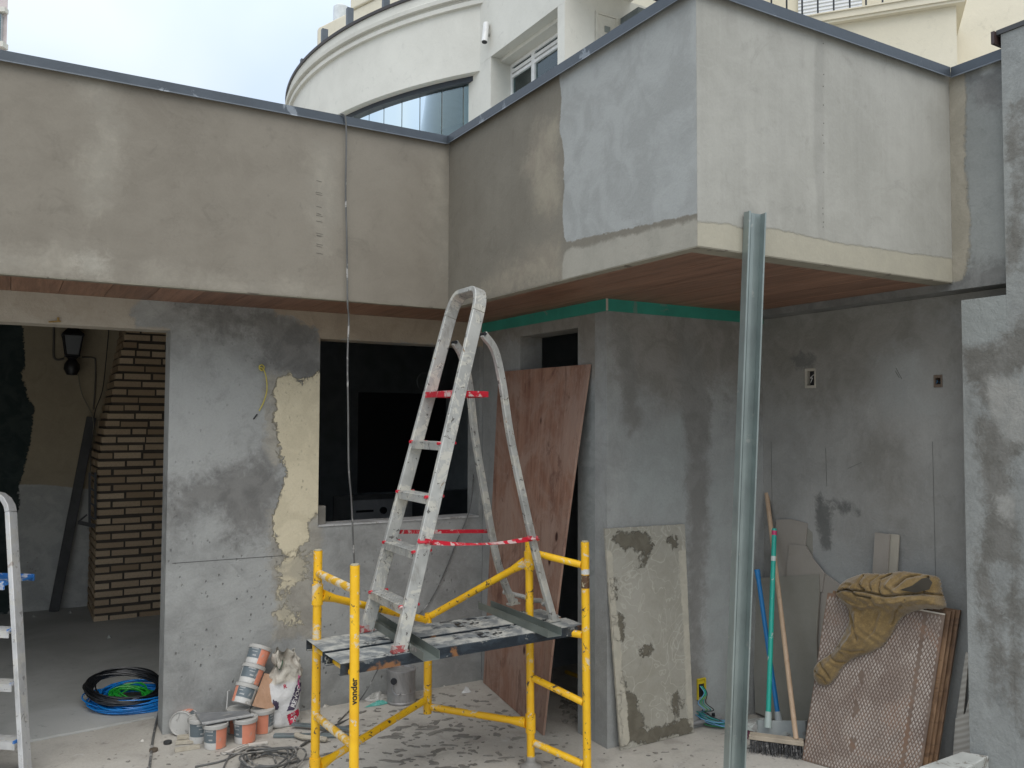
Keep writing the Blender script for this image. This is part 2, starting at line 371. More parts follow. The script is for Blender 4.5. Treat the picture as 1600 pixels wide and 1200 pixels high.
wall_mesh('y', YC, XB, XD+.1, 0, 2.46, [], th=.1, patches=patC).build('wall_render', MC, ew)
# green board strip
gs = MB(); zg0, zg1 = 2.150, ZS+.002
m_green = paint('green_board', (.03, .235, .175), .65, var=.12, dirt=.05, dirtc=(.12, .22, .18))
gb = thing('green_board_strip', 'dark green moisture board strip under the wooden soffit', 'board', (XB, YC, zg0))
a = MB().box((XB-.012, YC-.0125, zg0), (XB-.0005, YA-.001, zg1)); a.build('long_strip', m_green, gb)
a = MB().box((XB-.0005, YC-.012, zg0), (XD-.001, YC-.0005, zg1)); a.build('front_strip', m_green, gb)
a = MB().box((XB-.0145, YC-.0145, zg0), (XB-.002, YC-.0128, zg1)); a.build('corner_bead', paint('metal_bead', (.45, .40, .34), .5), gb)

# ------------------------------------------------------------------ right side wall
patD = {'dark': [[(1195, 480), (1500, 455), (1500, 560), (1380, 600), (1280, 640), (1195, 600)], [(1380, 640), (1420, 740), (1400, 820), (1330, 700)], [(1150, 800), (1210, 800), (1230, 900), (1150, 900)]],  # first dark outline: brownish mortar plus soffit shade painted in; the others are blotches
        'light': [[(1370, 560), (1440, 540), (1450, 640), (1380, 640)], [(1250, 850), (1500, 900), (1500, 1200), (1250, 1200)]],
        'wet': [[(1278, 770), (1300, 800), (1296, 850), (1286, 860), (1275, 810)], [(1300, 785), (1330, 780), (1340, 800), (1310, 800)], [(1240, 560), (1275, 555), (1270, 575), (1245, 575)]]}
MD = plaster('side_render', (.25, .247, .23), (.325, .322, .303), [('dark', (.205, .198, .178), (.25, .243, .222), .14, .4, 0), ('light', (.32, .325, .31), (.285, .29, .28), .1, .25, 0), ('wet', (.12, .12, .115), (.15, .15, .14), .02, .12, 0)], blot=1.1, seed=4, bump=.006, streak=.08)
dw = thing('side_wall', 'grey rendered boundary wall on the right with two small outlet holes', 'wall', (XD, 2.0, 0))
H = [at(1258, 576, 'x', XD), at(1275, 606, 'x', XD)]; ho = (H[1][1], H[0][1], H[1][2], H[0][2])
H2 = [at(1459, 586, 'x', XD), at(1473, 605, 'x', XD)]; ho2 = (H2[1][1], H2[0][1], H2[1][2], H2[0][2])
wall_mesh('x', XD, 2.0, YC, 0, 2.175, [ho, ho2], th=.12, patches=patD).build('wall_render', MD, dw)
patU = {'beige': [[(1480, 100), (1506, 100), (1511, 150), (1507, 260), (1516, 330), (1512, 420), (1503, 438), (1480, 445)]], 'dark': [[(1510, 120), (1570, 90), (1570, 160), (1520, 170)], [(1440, 430), (1575, 410), (1575, 460), (1440, 475)], [(1150, 470), (1480, 436), (1500, 480), (1150, 520)]], 'pale': [[(1530, 100), (1556, 92), (1552, 112), (1535, 116)]]}
MU = plaster('upper_render', (.235, .245, .255), (.285, .295, .305), [('dark', (.15, .15, .148), (.20, .2, .2), .05, .2, 0), ('pale', (.4, .41, .42), (.36, .37, .38), .02, .05, 0), ('beige', (.30, .275, .22), (.34, .31, .25), .008, .05, .4)], blot=1.6, seed=5, bump=.006)
ub = thing('upper_side_wall', 'smooth grey upper boundary wall between the canopy box and the rough column', 'wall', (XU, 1.9, 2.175))
wall_mesh('x', XU, 1.9, YC-.001, 2.176, ZT-.012, [], th=.24, patches=patU).build('wall_render', MU, ub)
M_CAP = paint('flashing_metal', (.07, .082, .095), .42, .35, var=.10, dirt=.08, dirtc=(.22, .24, .26), dscale=5)
def cap_piece(parent, a, b, out, z1=ZT, h=.042, depth=.20, proud=.022, name='coping'):
    """folded metal coping running a->b, outward normal out"""
    a, b, out = np.array(a, float), np.array(b, float), np.array(out, float)
    pr = [(-proud, z1-h), (-proud-.004, z1-h-.006), (-proud, z1-h+.001), (-proud, z1), (depth, z1+.012), (depth, z1+.008), (-proud+.003, z1-.004), (-proud+.003, z1-h+.001)]
    mb = MB(); n = len(pr); vs = []
    for e in (a, b):
        for (d, z) in pr: q = e-out*d; vs.append((q[0], q[1], z))
    mb.add(vs, [(i, (i+1) % n, (i+1) % n+n, i+n) for i in range(n)]+[tuple(range(n)), tuple(range(2*n-1, n-1, -1))])
    return mb.build(name, M_CAP, parent)
cap_piece(ub, (XU, 1.9, 0), (XU, YG-.0225, 0), (-1, 0, 0))
# pilaster and full height column
patP = {'lightp': [[(1497, 455), (1575, 440), (1572, 530), (1500, 545)]],
        'dark1': [[(1500, 545), (1560, 535), (1600, 500), (1640, 520), (1640, 560), (1560, 590), (1545, 640), (1520, 600)], [(1528, 650), (1585, 640), (1600, 700), (1575, 740), (1590, 800), (1600, 900), (1560, 880), (1545, 950), (1530, 1000), (1525, 900), (1535, 800)], [(1575, 160), (1600, 150), (1600, 420), (1570, 430), (1580, 300)], [(1580, 900), (1600, 940), (1600, 1150), (1575, 1100)], [(1540, 920), (1570, 960), (1570, 1080), (1545, 1100)]],
        'pale': [[(1545, 590), (1600, 600), (1600, 690), (1570, 690), (1548, 650)], [(1552, 770), (1590, 770), (1585, 820), (1556, 810)]]}
MP = plaster('column_render', (.24, .247, .24), (.32, .33, .32), [('lightp', (.31, .325, .335), (.29, .305, .315), .015, .05, 0), ('dark1', (.16, .155, .138), (.20, .195, .178), .03, .17, 0), ('pale', (.34, .335, .31), (.30, .30, .28), .02, .10, 0)], blot=2.2, seed=6, bump=.009, fine=.16)
yp, yc = at(1502, 470, 'x', XP)[1], at(1569, 300, 'x', XP)[1]
cp = thing('column', 'rough grey mortar column and pilaster at the right edge', 'column', (XP, yc, 0))
wall_mesh('x', XP, -1.6, yc, 0, 3.205, [], th=.4, step=.04, patches=patP).build('column_body', MP, cp)
wall_mesh('x', XP, yc+.0005, yp, 0, 2.122, [], th=.05, patches=patP).build('pilaster', MP, cp)
a = MB().box((XP-.006, -1.6, 3.206), (XP+.41, yc+.016, 3.226)); a.build('top_slab', paint('dark_slate', (.05, .05, .052), .5), cp)
a = MB().box((XP-.02, yc+.0165, 3.17), (XP+.06, yc+.03, 3.222)); a.build('end_clip', paint('dark_brown', (.05, .03, .028), .5), cp)
sm_ = MB()
for (a, b) in (((1205, 690), (1208, 905)), ((1457, 690), (1462, 900)), ((1290, 700), (1292, 760)), ((1325, 732), (1347, 722)), ((1400, 575), (1409, 592)), ((1405, 590), (1399, 580))):
    sm_.beam(at(*a, 'x', XD-.0005), at(*b, 'x', XD-.0005), .0016, .0022, (1, 0, 0))
setp(sm_.build('scored_line', paint('thin_crack', (.13, .13, .12), .9), dw), kind='stuff')
# outlet boxes
def outlet(label, h, col, inner, wirec):
    y0, y1, z0, z1 = h; t = thing('outlet_box', label, 'outlet', (XD, (y0+y1)/2, z0))
    m = paint('outlet_plastic_'+str(len(bpy.data.materials)), col, .5, var=.1, dirt=.3, dirtc=(.2, .19, .17)); w = .009
    f = MB(); f.box((XD-.004, y0, z0), (XD+.03, y0+w, z1)); f.box((XD-.004, y1-w, z0), (XD+.03, y1, z1)); f.box((XD-.004, y0+w, z0), (XD+.03, y1-w, z0+w*1.6)); f.box((XD-.004, y0+w, z1-w*1.6), (XD+.03, y1-w, z1))
    f.build('box_frame', m, t, bevel=.002)
    MB().box((XD+.031, y0, z0), (XD+.034, y1, z1)).build('box_back', inner, t)
    p = [(XD+.028, y0+.03, z1-.03), (XD+.01, y0+.045, z1-.05), (XD+.006, y0+.028, (z0+z1)/2), (XD+.012, y0+.045, z0+.03)]
    MB().tube(spline(p, 6), .0022, 6).build('wire', wirec, t)
m_dk = paint('dark_plastic', (.015, .016, .02), .5); m_wb = paint('white_wire', (.6, .6, .58), .5); m_bw = paint('blue_plastic', (.03, .12, .22), .5)
outlet('pale plastic outlet box with loose wire in the right wall, left one', ho, (.42, .39, .33), m_dk, m_wb)
outlet('small blue outlet box in a broken orange hole, near the column', ho2, (.13, .095, .07), m_dk, m_bw)
# ------------------------------------------------------------------ canopy: fascias, coping, soffit boards
ca = thing('roof_canopy', 'flat roof canopy with rendered fascia, metal coping and wooden soffit, stepping out to a box', 'canopy', (XR, YF, ZS))
FB = (.191, .170, .137); FB2 = (.234, .211, .172)
patF = {'pale': [[(125, 118), (182, 125), (180, 210), (176, 300), (150, 330), (128, 290), (150, 200)], [(-40, 400), (60, 392), (172, 402), (180, 432), (100, 428), (-40, 418)], [(490, 240), (520, 230), (526, 330), (505, 400), (488, 300)], [(672, 230), (700, 235), (700, 440), (686, 440)], [(240, 425), (520, 450), (520, 468), (200, 438)]],
        'chalk': [[(130, 405), (168, 405), (168, 420), (130, 418)]]}
MF = plaster('fascia_render_brown', FB, FB2, [('pale', (.30, .275, .225), (.25, .23, .19), .09, .22, 0), ('chalk', (.40, .375, .32), (.33, .31, .26), .05, .16, 0)], blot=.9, seed=7, bump=.0025, fine=.06)
wall_mesh('y', YF, -3.2, XR, ZS+.0012, ZT-.012, [], th=.1, patches=patF).build('left_fascia', MF, ca)
patR = {'grey': [[(873, 100), (878, 160), (874, 200), (882, 245), (879, 330), (880, 380), (1100, 330), (1100, -60), (860, 60)]],
        'band': [[(880, 392), (960, 372), (1100, 340), (1100, 400), (878, 450)]],
        'pale': [[(840, 200), (872, 190), (876, 320), (850, 350), (820, 260)], [(780, 420), (878, 370), (878, 440), (740, 470)]]}
MR = plaster('fascia_render_side', (.167, .151, .121), (.195, .178, .144), [('pale', (.29, .26, .20), (.24, .21, .165), .08, .2, 0), ('band', (.30, .285, .24), (.34, .32, .27), .01, .05, .2), ('grey', (.295, .30, .285), (.345, .352, .338), .004, .035, .8)], blot=1.2, seed=8, bump=.003, streak=.10, fine=.07)
wall_mesh('x', XR, YG+.001, YF-.0005, ZS+.0012, ZT-.012, [], th=.1, patches=patR).build('side_fascia', MR, ca)
patG = {'band': [[(1085, 345), (1140, 350), (1165, 358), (1200, 356), (1250, 365), (1300, 378), (1360, 386), (1420, 396), (1500, 406), (1500, 460), (1085, 400)]],
        'joint': [[(1276, 55), (1287, 60), (1288, 385), (1280, 380), (1276, 300), (1271, 250), (1272, 120)]]}
MGf = plaster('box_render_pale', (.33, .322, .285), (.39, .38, .34), [('joint', (.30, .293, .26), (.33, .322, .288), .012, .02, 0), ('band', (.39, .362, .285), (.365, .34, .27), .005, .028, -.8)], blot=1.3, seed=9, bump=.0025, streak=.13, fine=.06)
wall_mesh('y', YG, XR+.001, XU-.001, ZS+.0012, ZT-.012, [], th=.1, patches=patG).build('front_fascia', MGf, ca)
# small trowel ticks and joint dots
tk = MB()
for i, py in enumerate((282, 300, 322, 333, 345, 364, 368, 381, 395)):
    for s in range(2 if i % 2 else 1):
        a = at(494+rng.uniform(-1, 1), py+s*3, 'y', YF-.0006); b = at(503+rng.uniform(-2, 2), py+s*3+2.2, 'y', YF-.0006); tk.beam(a, b, .001, .0018)
for py in np.arange(70, 375, 9.5):
    if rng.random() < .4: p = at(1286.5+rng.uniform(-.8, .8), py+rng.uniform(-2, 2), 'y', YG-.0006); tk.obox(p, (.0014, 0, 0), (0, .0008, 0), (0, 0, .0016))
setp(tk.build('trowel_marks', paint('trowel_dark', (.12, .11, .09), .9), ca), kind='stuff')
# underside lips
m_lip = paint('soffit_lip', (.25, .23, .18), .85, var=.15, dirt=.15, dirtc=(.12, .1, .08))
MB().box((-3.2, YF+.001, ZS-.003), (XR, YF+.045, ZS+.01)).build('soffit_lip', m_lip, ca)
MB().box((XR+.001, YG+.001, ZS-.003), (XR+.05, YF+.045, ZS+.01)).build('soffit_lip', m_lip, ca)
MB().box((XR+.051, YG+.001, ZS-.003), (XU-.002, YG+.085, ZS+.01)).build('soffit_lip', m_lip, ca)
# soffit boards
def m_wood(name, c1, c2, c3, sc=(1, 1, 1), rough=.45, rotv=(0, 0, 0), k=1.):
    t = NT(name); oi = t.n('ObjectInfo').outputs['Random']; off = t.n('CombineXYZ', {0: t.m('MULTIPLY', oi, 37.), 1: t.m('MULTIPLY', oi, 11.), 2: 0.}).outputs[0]
    v0 = t.n('VectorMath', {0: t.o, 1: off}, operation='ADD').outputs[0]; v = t.vec(sc, rotv, v=v0)
    a = t.noise(2.0, 6, .62, 1.0, v); b = t.noise(9, 5, .7, .4, v); f = t.m('ADD', t.m('MULTIPLY', a, .6), t.m('MULTIPLY', b, .4))
    c = t.mix(t.step(f, .36, .62), c1, c2); c = t.mix(t.m('MULTIPLY', t.step(b, .55, .72), .8*k), c, c3)
    g = t.m('ADD', .85, t.m('MULTIPLY', oi, .3)); c = t.mix(1., c, t.n('CombineColor', {0: g, 1: g, 2: g}).outputs[0], 'MULTIPLY')
    return t.out(c, rough, t.bump(b, .0008), spec=.35)
MW = m_wood('soffit_wood', (.15, .075, .047), (.29, .155, .10), (.07, .036, .025), (14, .8, 14))
bw = .20; x = -3.2; i = 0
while x < XD-.01:
    x1 = min(x+bw, XD-.001); y0 = YF+.0455 if x1 <= XR+.05 else YG+.0855
    if x < XR+.051 < x1:      # the board at the step is cut to the corner
        MB().box((x+.001, YF+.0455, ZS), (XR+.0505, YA-.001, ZS+.008)).build('soffit_board', MW, ca)
        x = XR+.0512; continue
    yb = YA-.001 if x1 <= XB else (YC-.0005 if x >= XB-.0 else YA-.001)
    if x < XB < x1:
        MB().box((x+.001, y0, ZS), (XB-.0005, YA-.001, ZS+.008)).build('soffit_board', MW, ca); x = XB; continue
    xe = min(x1, XU-.003) if x < XU-.003 else x1
    if x < XU-.003: MB().box((x+.001, y0, ZS), (xe-.001, yb, ZS+.008)).build('soffit_board', MW, ca)
    x = x1
# coping
cap_piece(ca, (-3.2, YF, 0), (-.4, YF, 0), (0, -1, 0)); cap_piece(ca, (-.399, YF, 0), (1.44, YF, 0), (0, -1, 0)); cap_piece(ca, (1.441, YF, 0), (XR-.0225, YF, 0), (0, -1, 0))
cap_piece(ca, (XR, YF-.0, 0), (XR, YG-.0285, 0), (-1, 0, 0)); cap_piece(ca, (XR-.027, YG, 0), (XU-.0228, YG, 0), (0, -1, 0), z1=ZT+.001)
# roof deck closes the void
MB().box((-3.2, YF+.101, 2.95), (XR+.1, 8.3, 3.0)).build('roof_deck', M_SILL, ca)
MB().box((XR+.101, YG+.101, 2.95), (XU-.001, 8.3, 3.0)).build('roof_deck', M_SILL, ca)
# cable hanging over the coping
def cable(name, pts, r, mat, label, cat='cable', n=8, seg=8, group=None):
    o = MB().tube(spline(pts, n), r, seg).build(name, mat, None)
    return setp(o, label, cat, group)
m_cab = paint('grey_cable', (.10, .10, .095), .55, var=.25, dirt=.3, dirtc=(.35, .34, .32)); m_blk = paint('black_cable', (.012, .012, .014), .45)
hc = [(1.49, YF+.5, ZT+.02), (1.47, YF+.1, ZT+.03), at(533, 178, 'y', YF-.02), at(540, 186, 'y', YF-.035)] + [at(x, y, 'y', YF-.025) for x, y in ((541, 230), (540, 300), (542, 380), (543, 470))] + \
     [at(x, y, 'y', YF+.0) for x, y in ((545, 500), (543, 560), (544, 640), (545, 730), (549, 780), (552, 850), (555, 900), (560, 960), (557, 1010))] + [at(556, 1090, 'y', YF+.02), at(553, 1118, 'z', .012), at(520, 1135, 'z', .012), at(470, 1165, 'z', .01)]
cable('hanging_cable', hc, .0048, m_cab, 'grey cable hanging over the left coping down in front of the window')

# ------------------------------------------------------------------ rooms behind the openings
m_iw = NT('old_room_paint'); n_ = m_iw.noise(3, 6, .65, .5); c_ = m_iw.mix(m_iw.step(n_, .4, .62), (.20, .165, .115), (.25, .21, .15)); c_ = m_iw.mix(m_iw.m('MULTIPLY', m_iw.step(m_iw.noise(11, 5, .7), .6, .66), .5), c_, (.10, .09, .075))
M_IW = m_iw.out(c_, .85, m_iw.bump(m_iw.noise(20, 5), .003), spec=.2)
M_IWW = paint('old_white_plaster', (.34, .34, .31), .85, var=.12, dirt=.2, dirtc=(.14, .13, .11), dscale=7)
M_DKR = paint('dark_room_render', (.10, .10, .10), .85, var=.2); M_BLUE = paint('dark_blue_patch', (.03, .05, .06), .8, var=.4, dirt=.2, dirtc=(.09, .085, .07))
lr = thing('left_room', 'dim unfinished room seen through the wide doorway', 'room', (-1, 6.5, 0))
YBK = 8.15
patL = {'white': [[(-80, 757), (60, 757), (150, 765), (150, 980), (-80, 980)]], 'blue': [[(-80, 495), (34, 500), (40, 560), (36, 590), (52, 640), (46, 700), (30, 760), (14, 960), (-80, 960)]]}
MBK = plaster('back_wall_paint', (.30, .255, .18), (.36, .305, .215), [('white', (.44, .44, .41), (.36, .36, .34), .006, .02, 0), ('blue', (.022, .034, .042), (.04, .052, .058), .006, .10, -.8)], blot=1.4, seed=11, bump=.004, pits=.5)
wall_mesh('y', YBK, -3.2, 1.35, 0, 2.46, [], th=.12, step=.04, patches=patL).build('back_wall', MBK, lr)
MB().box((1.35, YA+TH+.001, 0), (1.42, YBK-.001, 2.46)).build('partition_wall', M_IWW, lr)
MB().box((-3.3, YA+TH+.001, 0), (-3.2, YBK+.12, 2.46)).build('left_wall', M_IW, lr)
MB().box((-3.2, YA+TH+.001, 2.38), (1.349, YBK-.001, 2.44)).build('ceiling', M_IW, lr)
kr = thing('kitchen_room', 'very dark room behind the square window opening', 'room', (2.4, 6.5, 0))
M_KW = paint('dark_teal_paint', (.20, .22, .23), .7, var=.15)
pw = [at(560, 612, 'y', YBK), at(702, 780, 'y', YBK)]
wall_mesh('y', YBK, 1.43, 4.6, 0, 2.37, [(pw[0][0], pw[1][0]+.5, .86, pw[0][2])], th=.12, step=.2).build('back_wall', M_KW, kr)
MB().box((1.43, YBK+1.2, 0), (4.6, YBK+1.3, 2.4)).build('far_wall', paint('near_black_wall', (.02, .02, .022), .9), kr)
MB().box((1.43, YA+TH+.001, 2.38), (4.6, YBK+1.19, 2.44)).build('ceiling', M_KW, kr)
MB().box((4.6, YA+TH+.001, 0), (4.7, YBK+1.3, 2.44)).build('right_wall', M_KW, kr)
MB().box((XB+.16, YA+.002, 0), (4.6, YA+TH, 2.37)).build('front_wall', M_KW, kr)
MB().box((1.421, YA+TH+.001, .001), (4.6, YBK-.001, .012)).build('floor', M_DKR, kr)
ba = thing('bath_room', 'dark small room behind the plywood doorway', 'room', (3.1, 4.0, 0))
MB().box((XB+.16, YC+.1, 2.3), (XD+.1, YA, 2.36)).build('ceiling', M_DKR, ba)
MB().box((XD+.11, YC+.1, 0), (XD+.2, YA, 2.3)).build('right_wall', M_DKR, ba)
# old yellow tube leaning inside the dark doorway
yb_ = MB().tube([at(885, 1050, 'y', 4.2), at(918, 1062, 'y', 3.95)], .012, 10).build('yellow_tube', paint('old_yellow', (.35, .22, .02), .5), None); setp(yb_, 'short yellow tube in the dark behind the plywood', 'tube')
# washing machine
wm = thing('washing_machine', 'pale front loading washing machine in the dark room behind the window', 'washing machine', tuple(at(600, 700, 'y', 7.55)*np.array([1, 1, 0])))
m_wh = paint('white_enamel', (.7, .7, .69), .35); wx = wm.location.x
MB().box((wx-.30, 7.55, .02), (wx+.30, 8.1, .86)).build('body', m_wh, wm, bevel=.01)
k_ = MB(); pk = at(598, 797, 'y', 7.54); k_.tube([pk, pk+np.array([0, -.03, 0])], .032, 20); k_.build('knob', m_dk, wm)
k_ = MB(); k_.box((wx-.27, 7.543, pk[2]-.012), (wx-.1, 7.549, pk[2]+.008)); k_.build('display', m_dk, wm)
k_ = MB(); th_ = np.linspace(0, 2*math.pi, 33)[:-1]; k_.tube([(wx+.02+.2*math.cos(a), 7.535, .46+.2*math.sin(a)) for a in th_], .025, 8, closed=True); k_.build('door_ring', m_dk, wm)
# loop of thin wire inside the window
q = [at(x, y, 'y', 5.5) for x, y in ((676, 536), (676, 590), (668, 606), (655, 606), (652, 592), (662, 582), (675, 590))]
cable('wire_loop', q, .0022, paint('dim_wire', (.12, .12, .12), .6), 'thin looped wire hanging inside the dark window opening', 'wire')
# wood block on the sill
bl = MB(); p0 = at(498, 823, 'y', YA+.03); bl.box((1.517, YA+.02, 1.0125), (1.565, YA+.09, 1.115)); setp(bl.build('wood_block', paint('grey_wood', (.16, .15, .13), .8, var=.3), None, bevel=.002), 'small grey wood block standing on the left end of the window sill', 'wood block')

# ------------------------------------------------------------------ brick chimney
ch = thing('brick_chimney', 'tall barbecue chimney of narrow pale bricks with dark joints inside the left room', 'chimney', (.63, 7.49, 0))
CX, CY = .627, 7.488
def chx(z): return CX if z < 1.28 else CX+(z-1.28)*.19     # the left edge leans in above the firebox
def chy(z): return CY if z < 1.28 else CY+(z-1.28)*.10
zt = 2.37; m_core = paint('dark_mortar', (.075, .062, .05), .95, var=.2)
core = MB(); ins = .012; zs_ = [0, 1.28, zt]; vs = []
for z in zs_: vs += [(chx(z)+ins, chy(z)+ins, z), (1.349, chy(z)+ins, z), (1.349, YBK-.002, z), (chx(z)+ins, YBK-.002, z)]
core.add(vs, [(0, 1, 5, 4), (1, 2, 6, 5), (2, 3, 7, 6), (3, 0, 4, 7), (4, 5, 9, 8), (5, 6, 10, 9), (6, 7, 11, 10), (7, 4, 8, 11)]); core.build('mortar_core', m_core, ch)
tb = NT('narrow_brick'); oi = tb.n('ObjectInfo').outputs['Random']; cb = tb.mix(oi, (.34, .245, .155), (.58, .45, .31)); cb = tb.mix(tb.m('MULTIPLY', tb.step(tb.noise(7, 5, .7, .5), .5, .65), .45), cb, (.26, .20, .15)); cb = tb.mix(tb.m('MULTIPLY', tb.step(tb.noise(18, 5, .7), .5, .68), .5), cb, (.2, .14, .09))
M_BRK = tb.out(cb, .85, tb.bump(tb.noise(40, 4), .002), spec=.2)
rows = 37; pitch = zt/rows; bh = pitch*.68; BL = .215; gap = .014
unit = MB().box((0, 0, 0), (1, 1, 1)).build('brick', M_BRK, None); ume = unit.data; bpy.data.objects.remove(unit)
def brick(x0, y0, z, sx, sy, sz, rz=0):
    o = bpy.data.objects.new('brick', ume); COL.objects.link(o); o.parent = ch
    o.location = (x0-ch.location.x, y0-ch.location.y, z-ch.location.z); o.scale = (sx, sy, sz); o.rotation_euler = (0, 0, rz)
for r_ in range(rows):
    z = r_*pitch+.006; xl, yl = chx(z), chy(z); x = xl; first = True
    while x < 1.33:
        w = BL if not first else (BL if r_ % 2 else BL*.55)
        if rng.random() < .12 and z > 1.3: w *= .55
        w = min(w, 1.345-x); brick(x+rng.normal(0, .0015), yl+rng.normal(0, .0015), z+rng.normal(0, .0018), w-gap-abs(rng.normal(0, .003)), .10 if not first else .098, bh*rng.uniform(.9, 1.04), rng.normal(0, .012)); x += w; first = False
    y = yl+.10+gap; first = True
    while y < YBK-.03:
        w = min(BL if not (first and r_ % 2) else BL*.5, YBK-.004-y); brick(xl+rng.normal(0, .001), y, z, .09, max(.02, w-gap), bh); y += w; first = False
# cast iron door bracket on the chimney's side
ir = thing('iron_door', 'black iron barbecue door bracket hung on the chimney corner', 'iron door', (CX, CY, 1.1)); mi = MB()
for (a, b) in (((140, 738), (140, 822)), ((149, 738), (149, 812))): mi.beam(at(*a, 'y', CY-.02), at(*b, 'y', CY-.02), .018, .012, (0, 1, 0))
for yy in (740, 762, 785, 806): mi.beam(at(140, yy, 'y', CY-.021), at(149, yy+6, 'y', CY-.021), .012, .012, (0, 1, 0))
mi.build('bracket', m_blk, ir); mi = MB(); mi.beam(at(122, 816, 'y', CY-.03), at(149, 822, 'y', CY-.03), .02, .03); mi.beam(at(122, 816, 'y', CY-.03), at(136, 804, 'y', CY-.03), .012, .012); mi.build('handle', m_blk, ir)
# dark timber leaning at the back wall
a, b = fl(84, 957), at(143, 652, 'y', YBK-.03); t_ = MB(); t_.beam(a+np.array([0, -.02, .012]), b, .075, .035, (0, 1, 0)); setp(t_.build('leaning_plank', paint('dark_timber', (.055, .055, .055), .7, var=.3), None, bevel=.003), 'dark grey plank leaning on the back wall of the left room', 'plank')
# wall lantern
lt = thing('wall_lantern', 'black wall lantern with grey glass on the back wall of the left room', 'lantern', tuple(at(112, 560, 'y', YBK-.13)))
c0 = at(113, 550, 'y', YBK-.14); zT, zB = at(113, 524, 'y', YBK-.14)[2], at(113, 556, 'y', YBK-.14)[2]; cx, cy = c0[0], c0[1]
def sqr(w, z): return [(cx-w, cy-w, z), (cx+w, cy-w, z), (cx+w, cy+w, z), (cx-w, cy+w, z)]
gl = MB(); wt, wb = .072, .048; gl.add(sqr(wt-.006, zT)+sqr(wb-.006, zB), [(0, 1, 5, 4), (1, 2, 6, 5), (2, 3, 7, 6), (3, 0, 4, 7)]); gl.build('glass', paint('dusty_glass', (.07, .075, .08), .35), lt)
fr = MB()
for i in range(4): fr.tube([sqr(wt, zT)[i], sqr(wb, zB)[i]], .0075, 6)
for w, z in ((wt+.004, zT), (wb+.002, zB)):
    s = sqr(w, z)
    for i in range(4): fr.tube([s[i], s[(i+1) % 4]], .0085, 6)
fr.build('frame', m_blk, lt)
ro = MB(); ro.add(sqr(wt+.012, zT+.008)+sqr(.045, zT+.05)+sqr(.03, zT+.09), [(0, 1, 5, 4), (1, 2, 6, 5), (2, 3, 7, 6), (3, 0, 4, 7), (4, 5, 9, 8), (5, 6, 10, 9), (6, 7, 11, 10), (7, 4, 8, 11), (8, 9, 10, 11), (3, 2, 1, 0)]); ro.build('roof', m_blk, lt)
bs = MB(); bs.lathe([(0, zB-.165), (.04, zB-.16), (.062, zB-.11), (.058, zB-.07), (.03, zB-.03), (.045, zB-.012), (.03, zB)], 20, (cx, cy, 0)); bs.tube([(cx, cy, zB-.1), (cx, YBK-.003, zB-.1)], .05, 18); bs.build('base', m_blk, lt)
cb_ = paint('old_conduit', (.10, .09, .075), .7); YB2 = YBK-.012
cable('wall_conduit', [at(x, y, 'y', YB2) for x, y in ((84, 505), (84, 530), (84, 556), (90, 562), (100, 560))], .009, cb_, 'thin conduit running down to the wall lantern', 'conduit', 6)
cable('wall_conduit', [at(x, y, 'y', YB2) for x, y in ((128, 558), (146, 559), (149, 566), (149, 600), (146, 640))], .007, cb_, 'thin conduit turning down beside the wall lantern', 'conduit', 6)
cable('lantern_wire', [at(x, y, 'y', YBK-.05) for x, y in ((122, 585), (128, 615), (140, 640), (146, 660), (143, 700))], .004, paint('pale_wire', (.2, .19, .15), .6), 'pale wire trailing down from the lantern', 'wire', 6)
cable('lantern_wire', [at(x, y, 'y', YBK-.05) for x, y in ((170, 515), (166, 560), (160, 610), (148, 645), (143, 690), (142, 735))], .004, m_blk, 'black wire running down the back wall to the chimney', 'wire', 6)
# crumbs on the floor inside
for (x, y, s) in ((53, 966, .02), (110, 960, .02), (170, 999, .022)):
    p = fl(x, y); o = MB().add([(p[0]+s*math.cos(a)*rng.uniform(.7, 1.2), p[1]+s*math.sin(a), .012) for a in np.linspace(0, 6.28, 7)[:-1]]+[(p[0], p[1], .012+s)], [(i, (i+1) % 6, 6) for i in range(6)]).build('rubble_lump', M_IWW, None)
    setp(o, {53: 'small pale rubble lump near the back wall, left one', 110: 'small pale rubble lump near the foot of the dark plank', 170: 'small pale rubble lump in front of the chimney'}[x], 'rubble', 'rubble lumps on the room floor')

# ------------------------------------------------------------------ building behind
m_ren = plaster('white_render', (.57, .56, .505), (.65, .64, .58), [], blot=.3, seed=21, bump=.003, fine=.03)
m_crm = plaster('cream_render', (.66, .615, .49), (.72, .67, .54), [], blot=.3, seed=22, bump=.003, fine=.03)
BX, BY, BR = 11.32, 14.351, 7.0
rb = thing('round_building', 'white house behind with a curved upper storey, band of glass and flat wing', 'building', (BX, BY, 0))
def arc(prof, a0=120, a1=217.2, n=72, mat=None, name='band', closed=False):
    """revolve (r, z) profile about the building centre"""
    mb = MB(); vs = []; A = [R(a0+(a1-a0)*i/n) for i in range(n+1)]; m = len(prof)
    for a in A: vs += [(BX+r*math.cos(a), BY+r*math.sin(a), z) for r, z in prof]
    fs = []
    for i in range(n):
        for j in range(m if closed else m-1): fs.append((i*m+j, (i+1)*m+j, (i+1)*m+(j+1) % m, i*m+(j+1) % m))
    mb.add(vs, fs, 0, True); return mb.build(name, mat, rb, angle=30)
arc([(BR-.35, 6.5), (BR, 6.5), (BR, 7.44), (BR+.05, 7.441), (BR+.055, 7.50), (BR+.02, 7.53), (BR+.02, 7.555), (BR+.09, 7.556), (BR+.10, 7.61), (BR+.06, 7.64), (BR+.06, 7.76), (BR-.25, 7.76)], mat=m_ren, name='curved_wall')
arc([(BR-.25, 7.761), (BR+.09, 7.761), (BR+.095, 7.80), (BR-.25, 7.80)], mat=paint('dark_cap', (.05, .045, .045), .5), name='parapet_cap', closed=True)
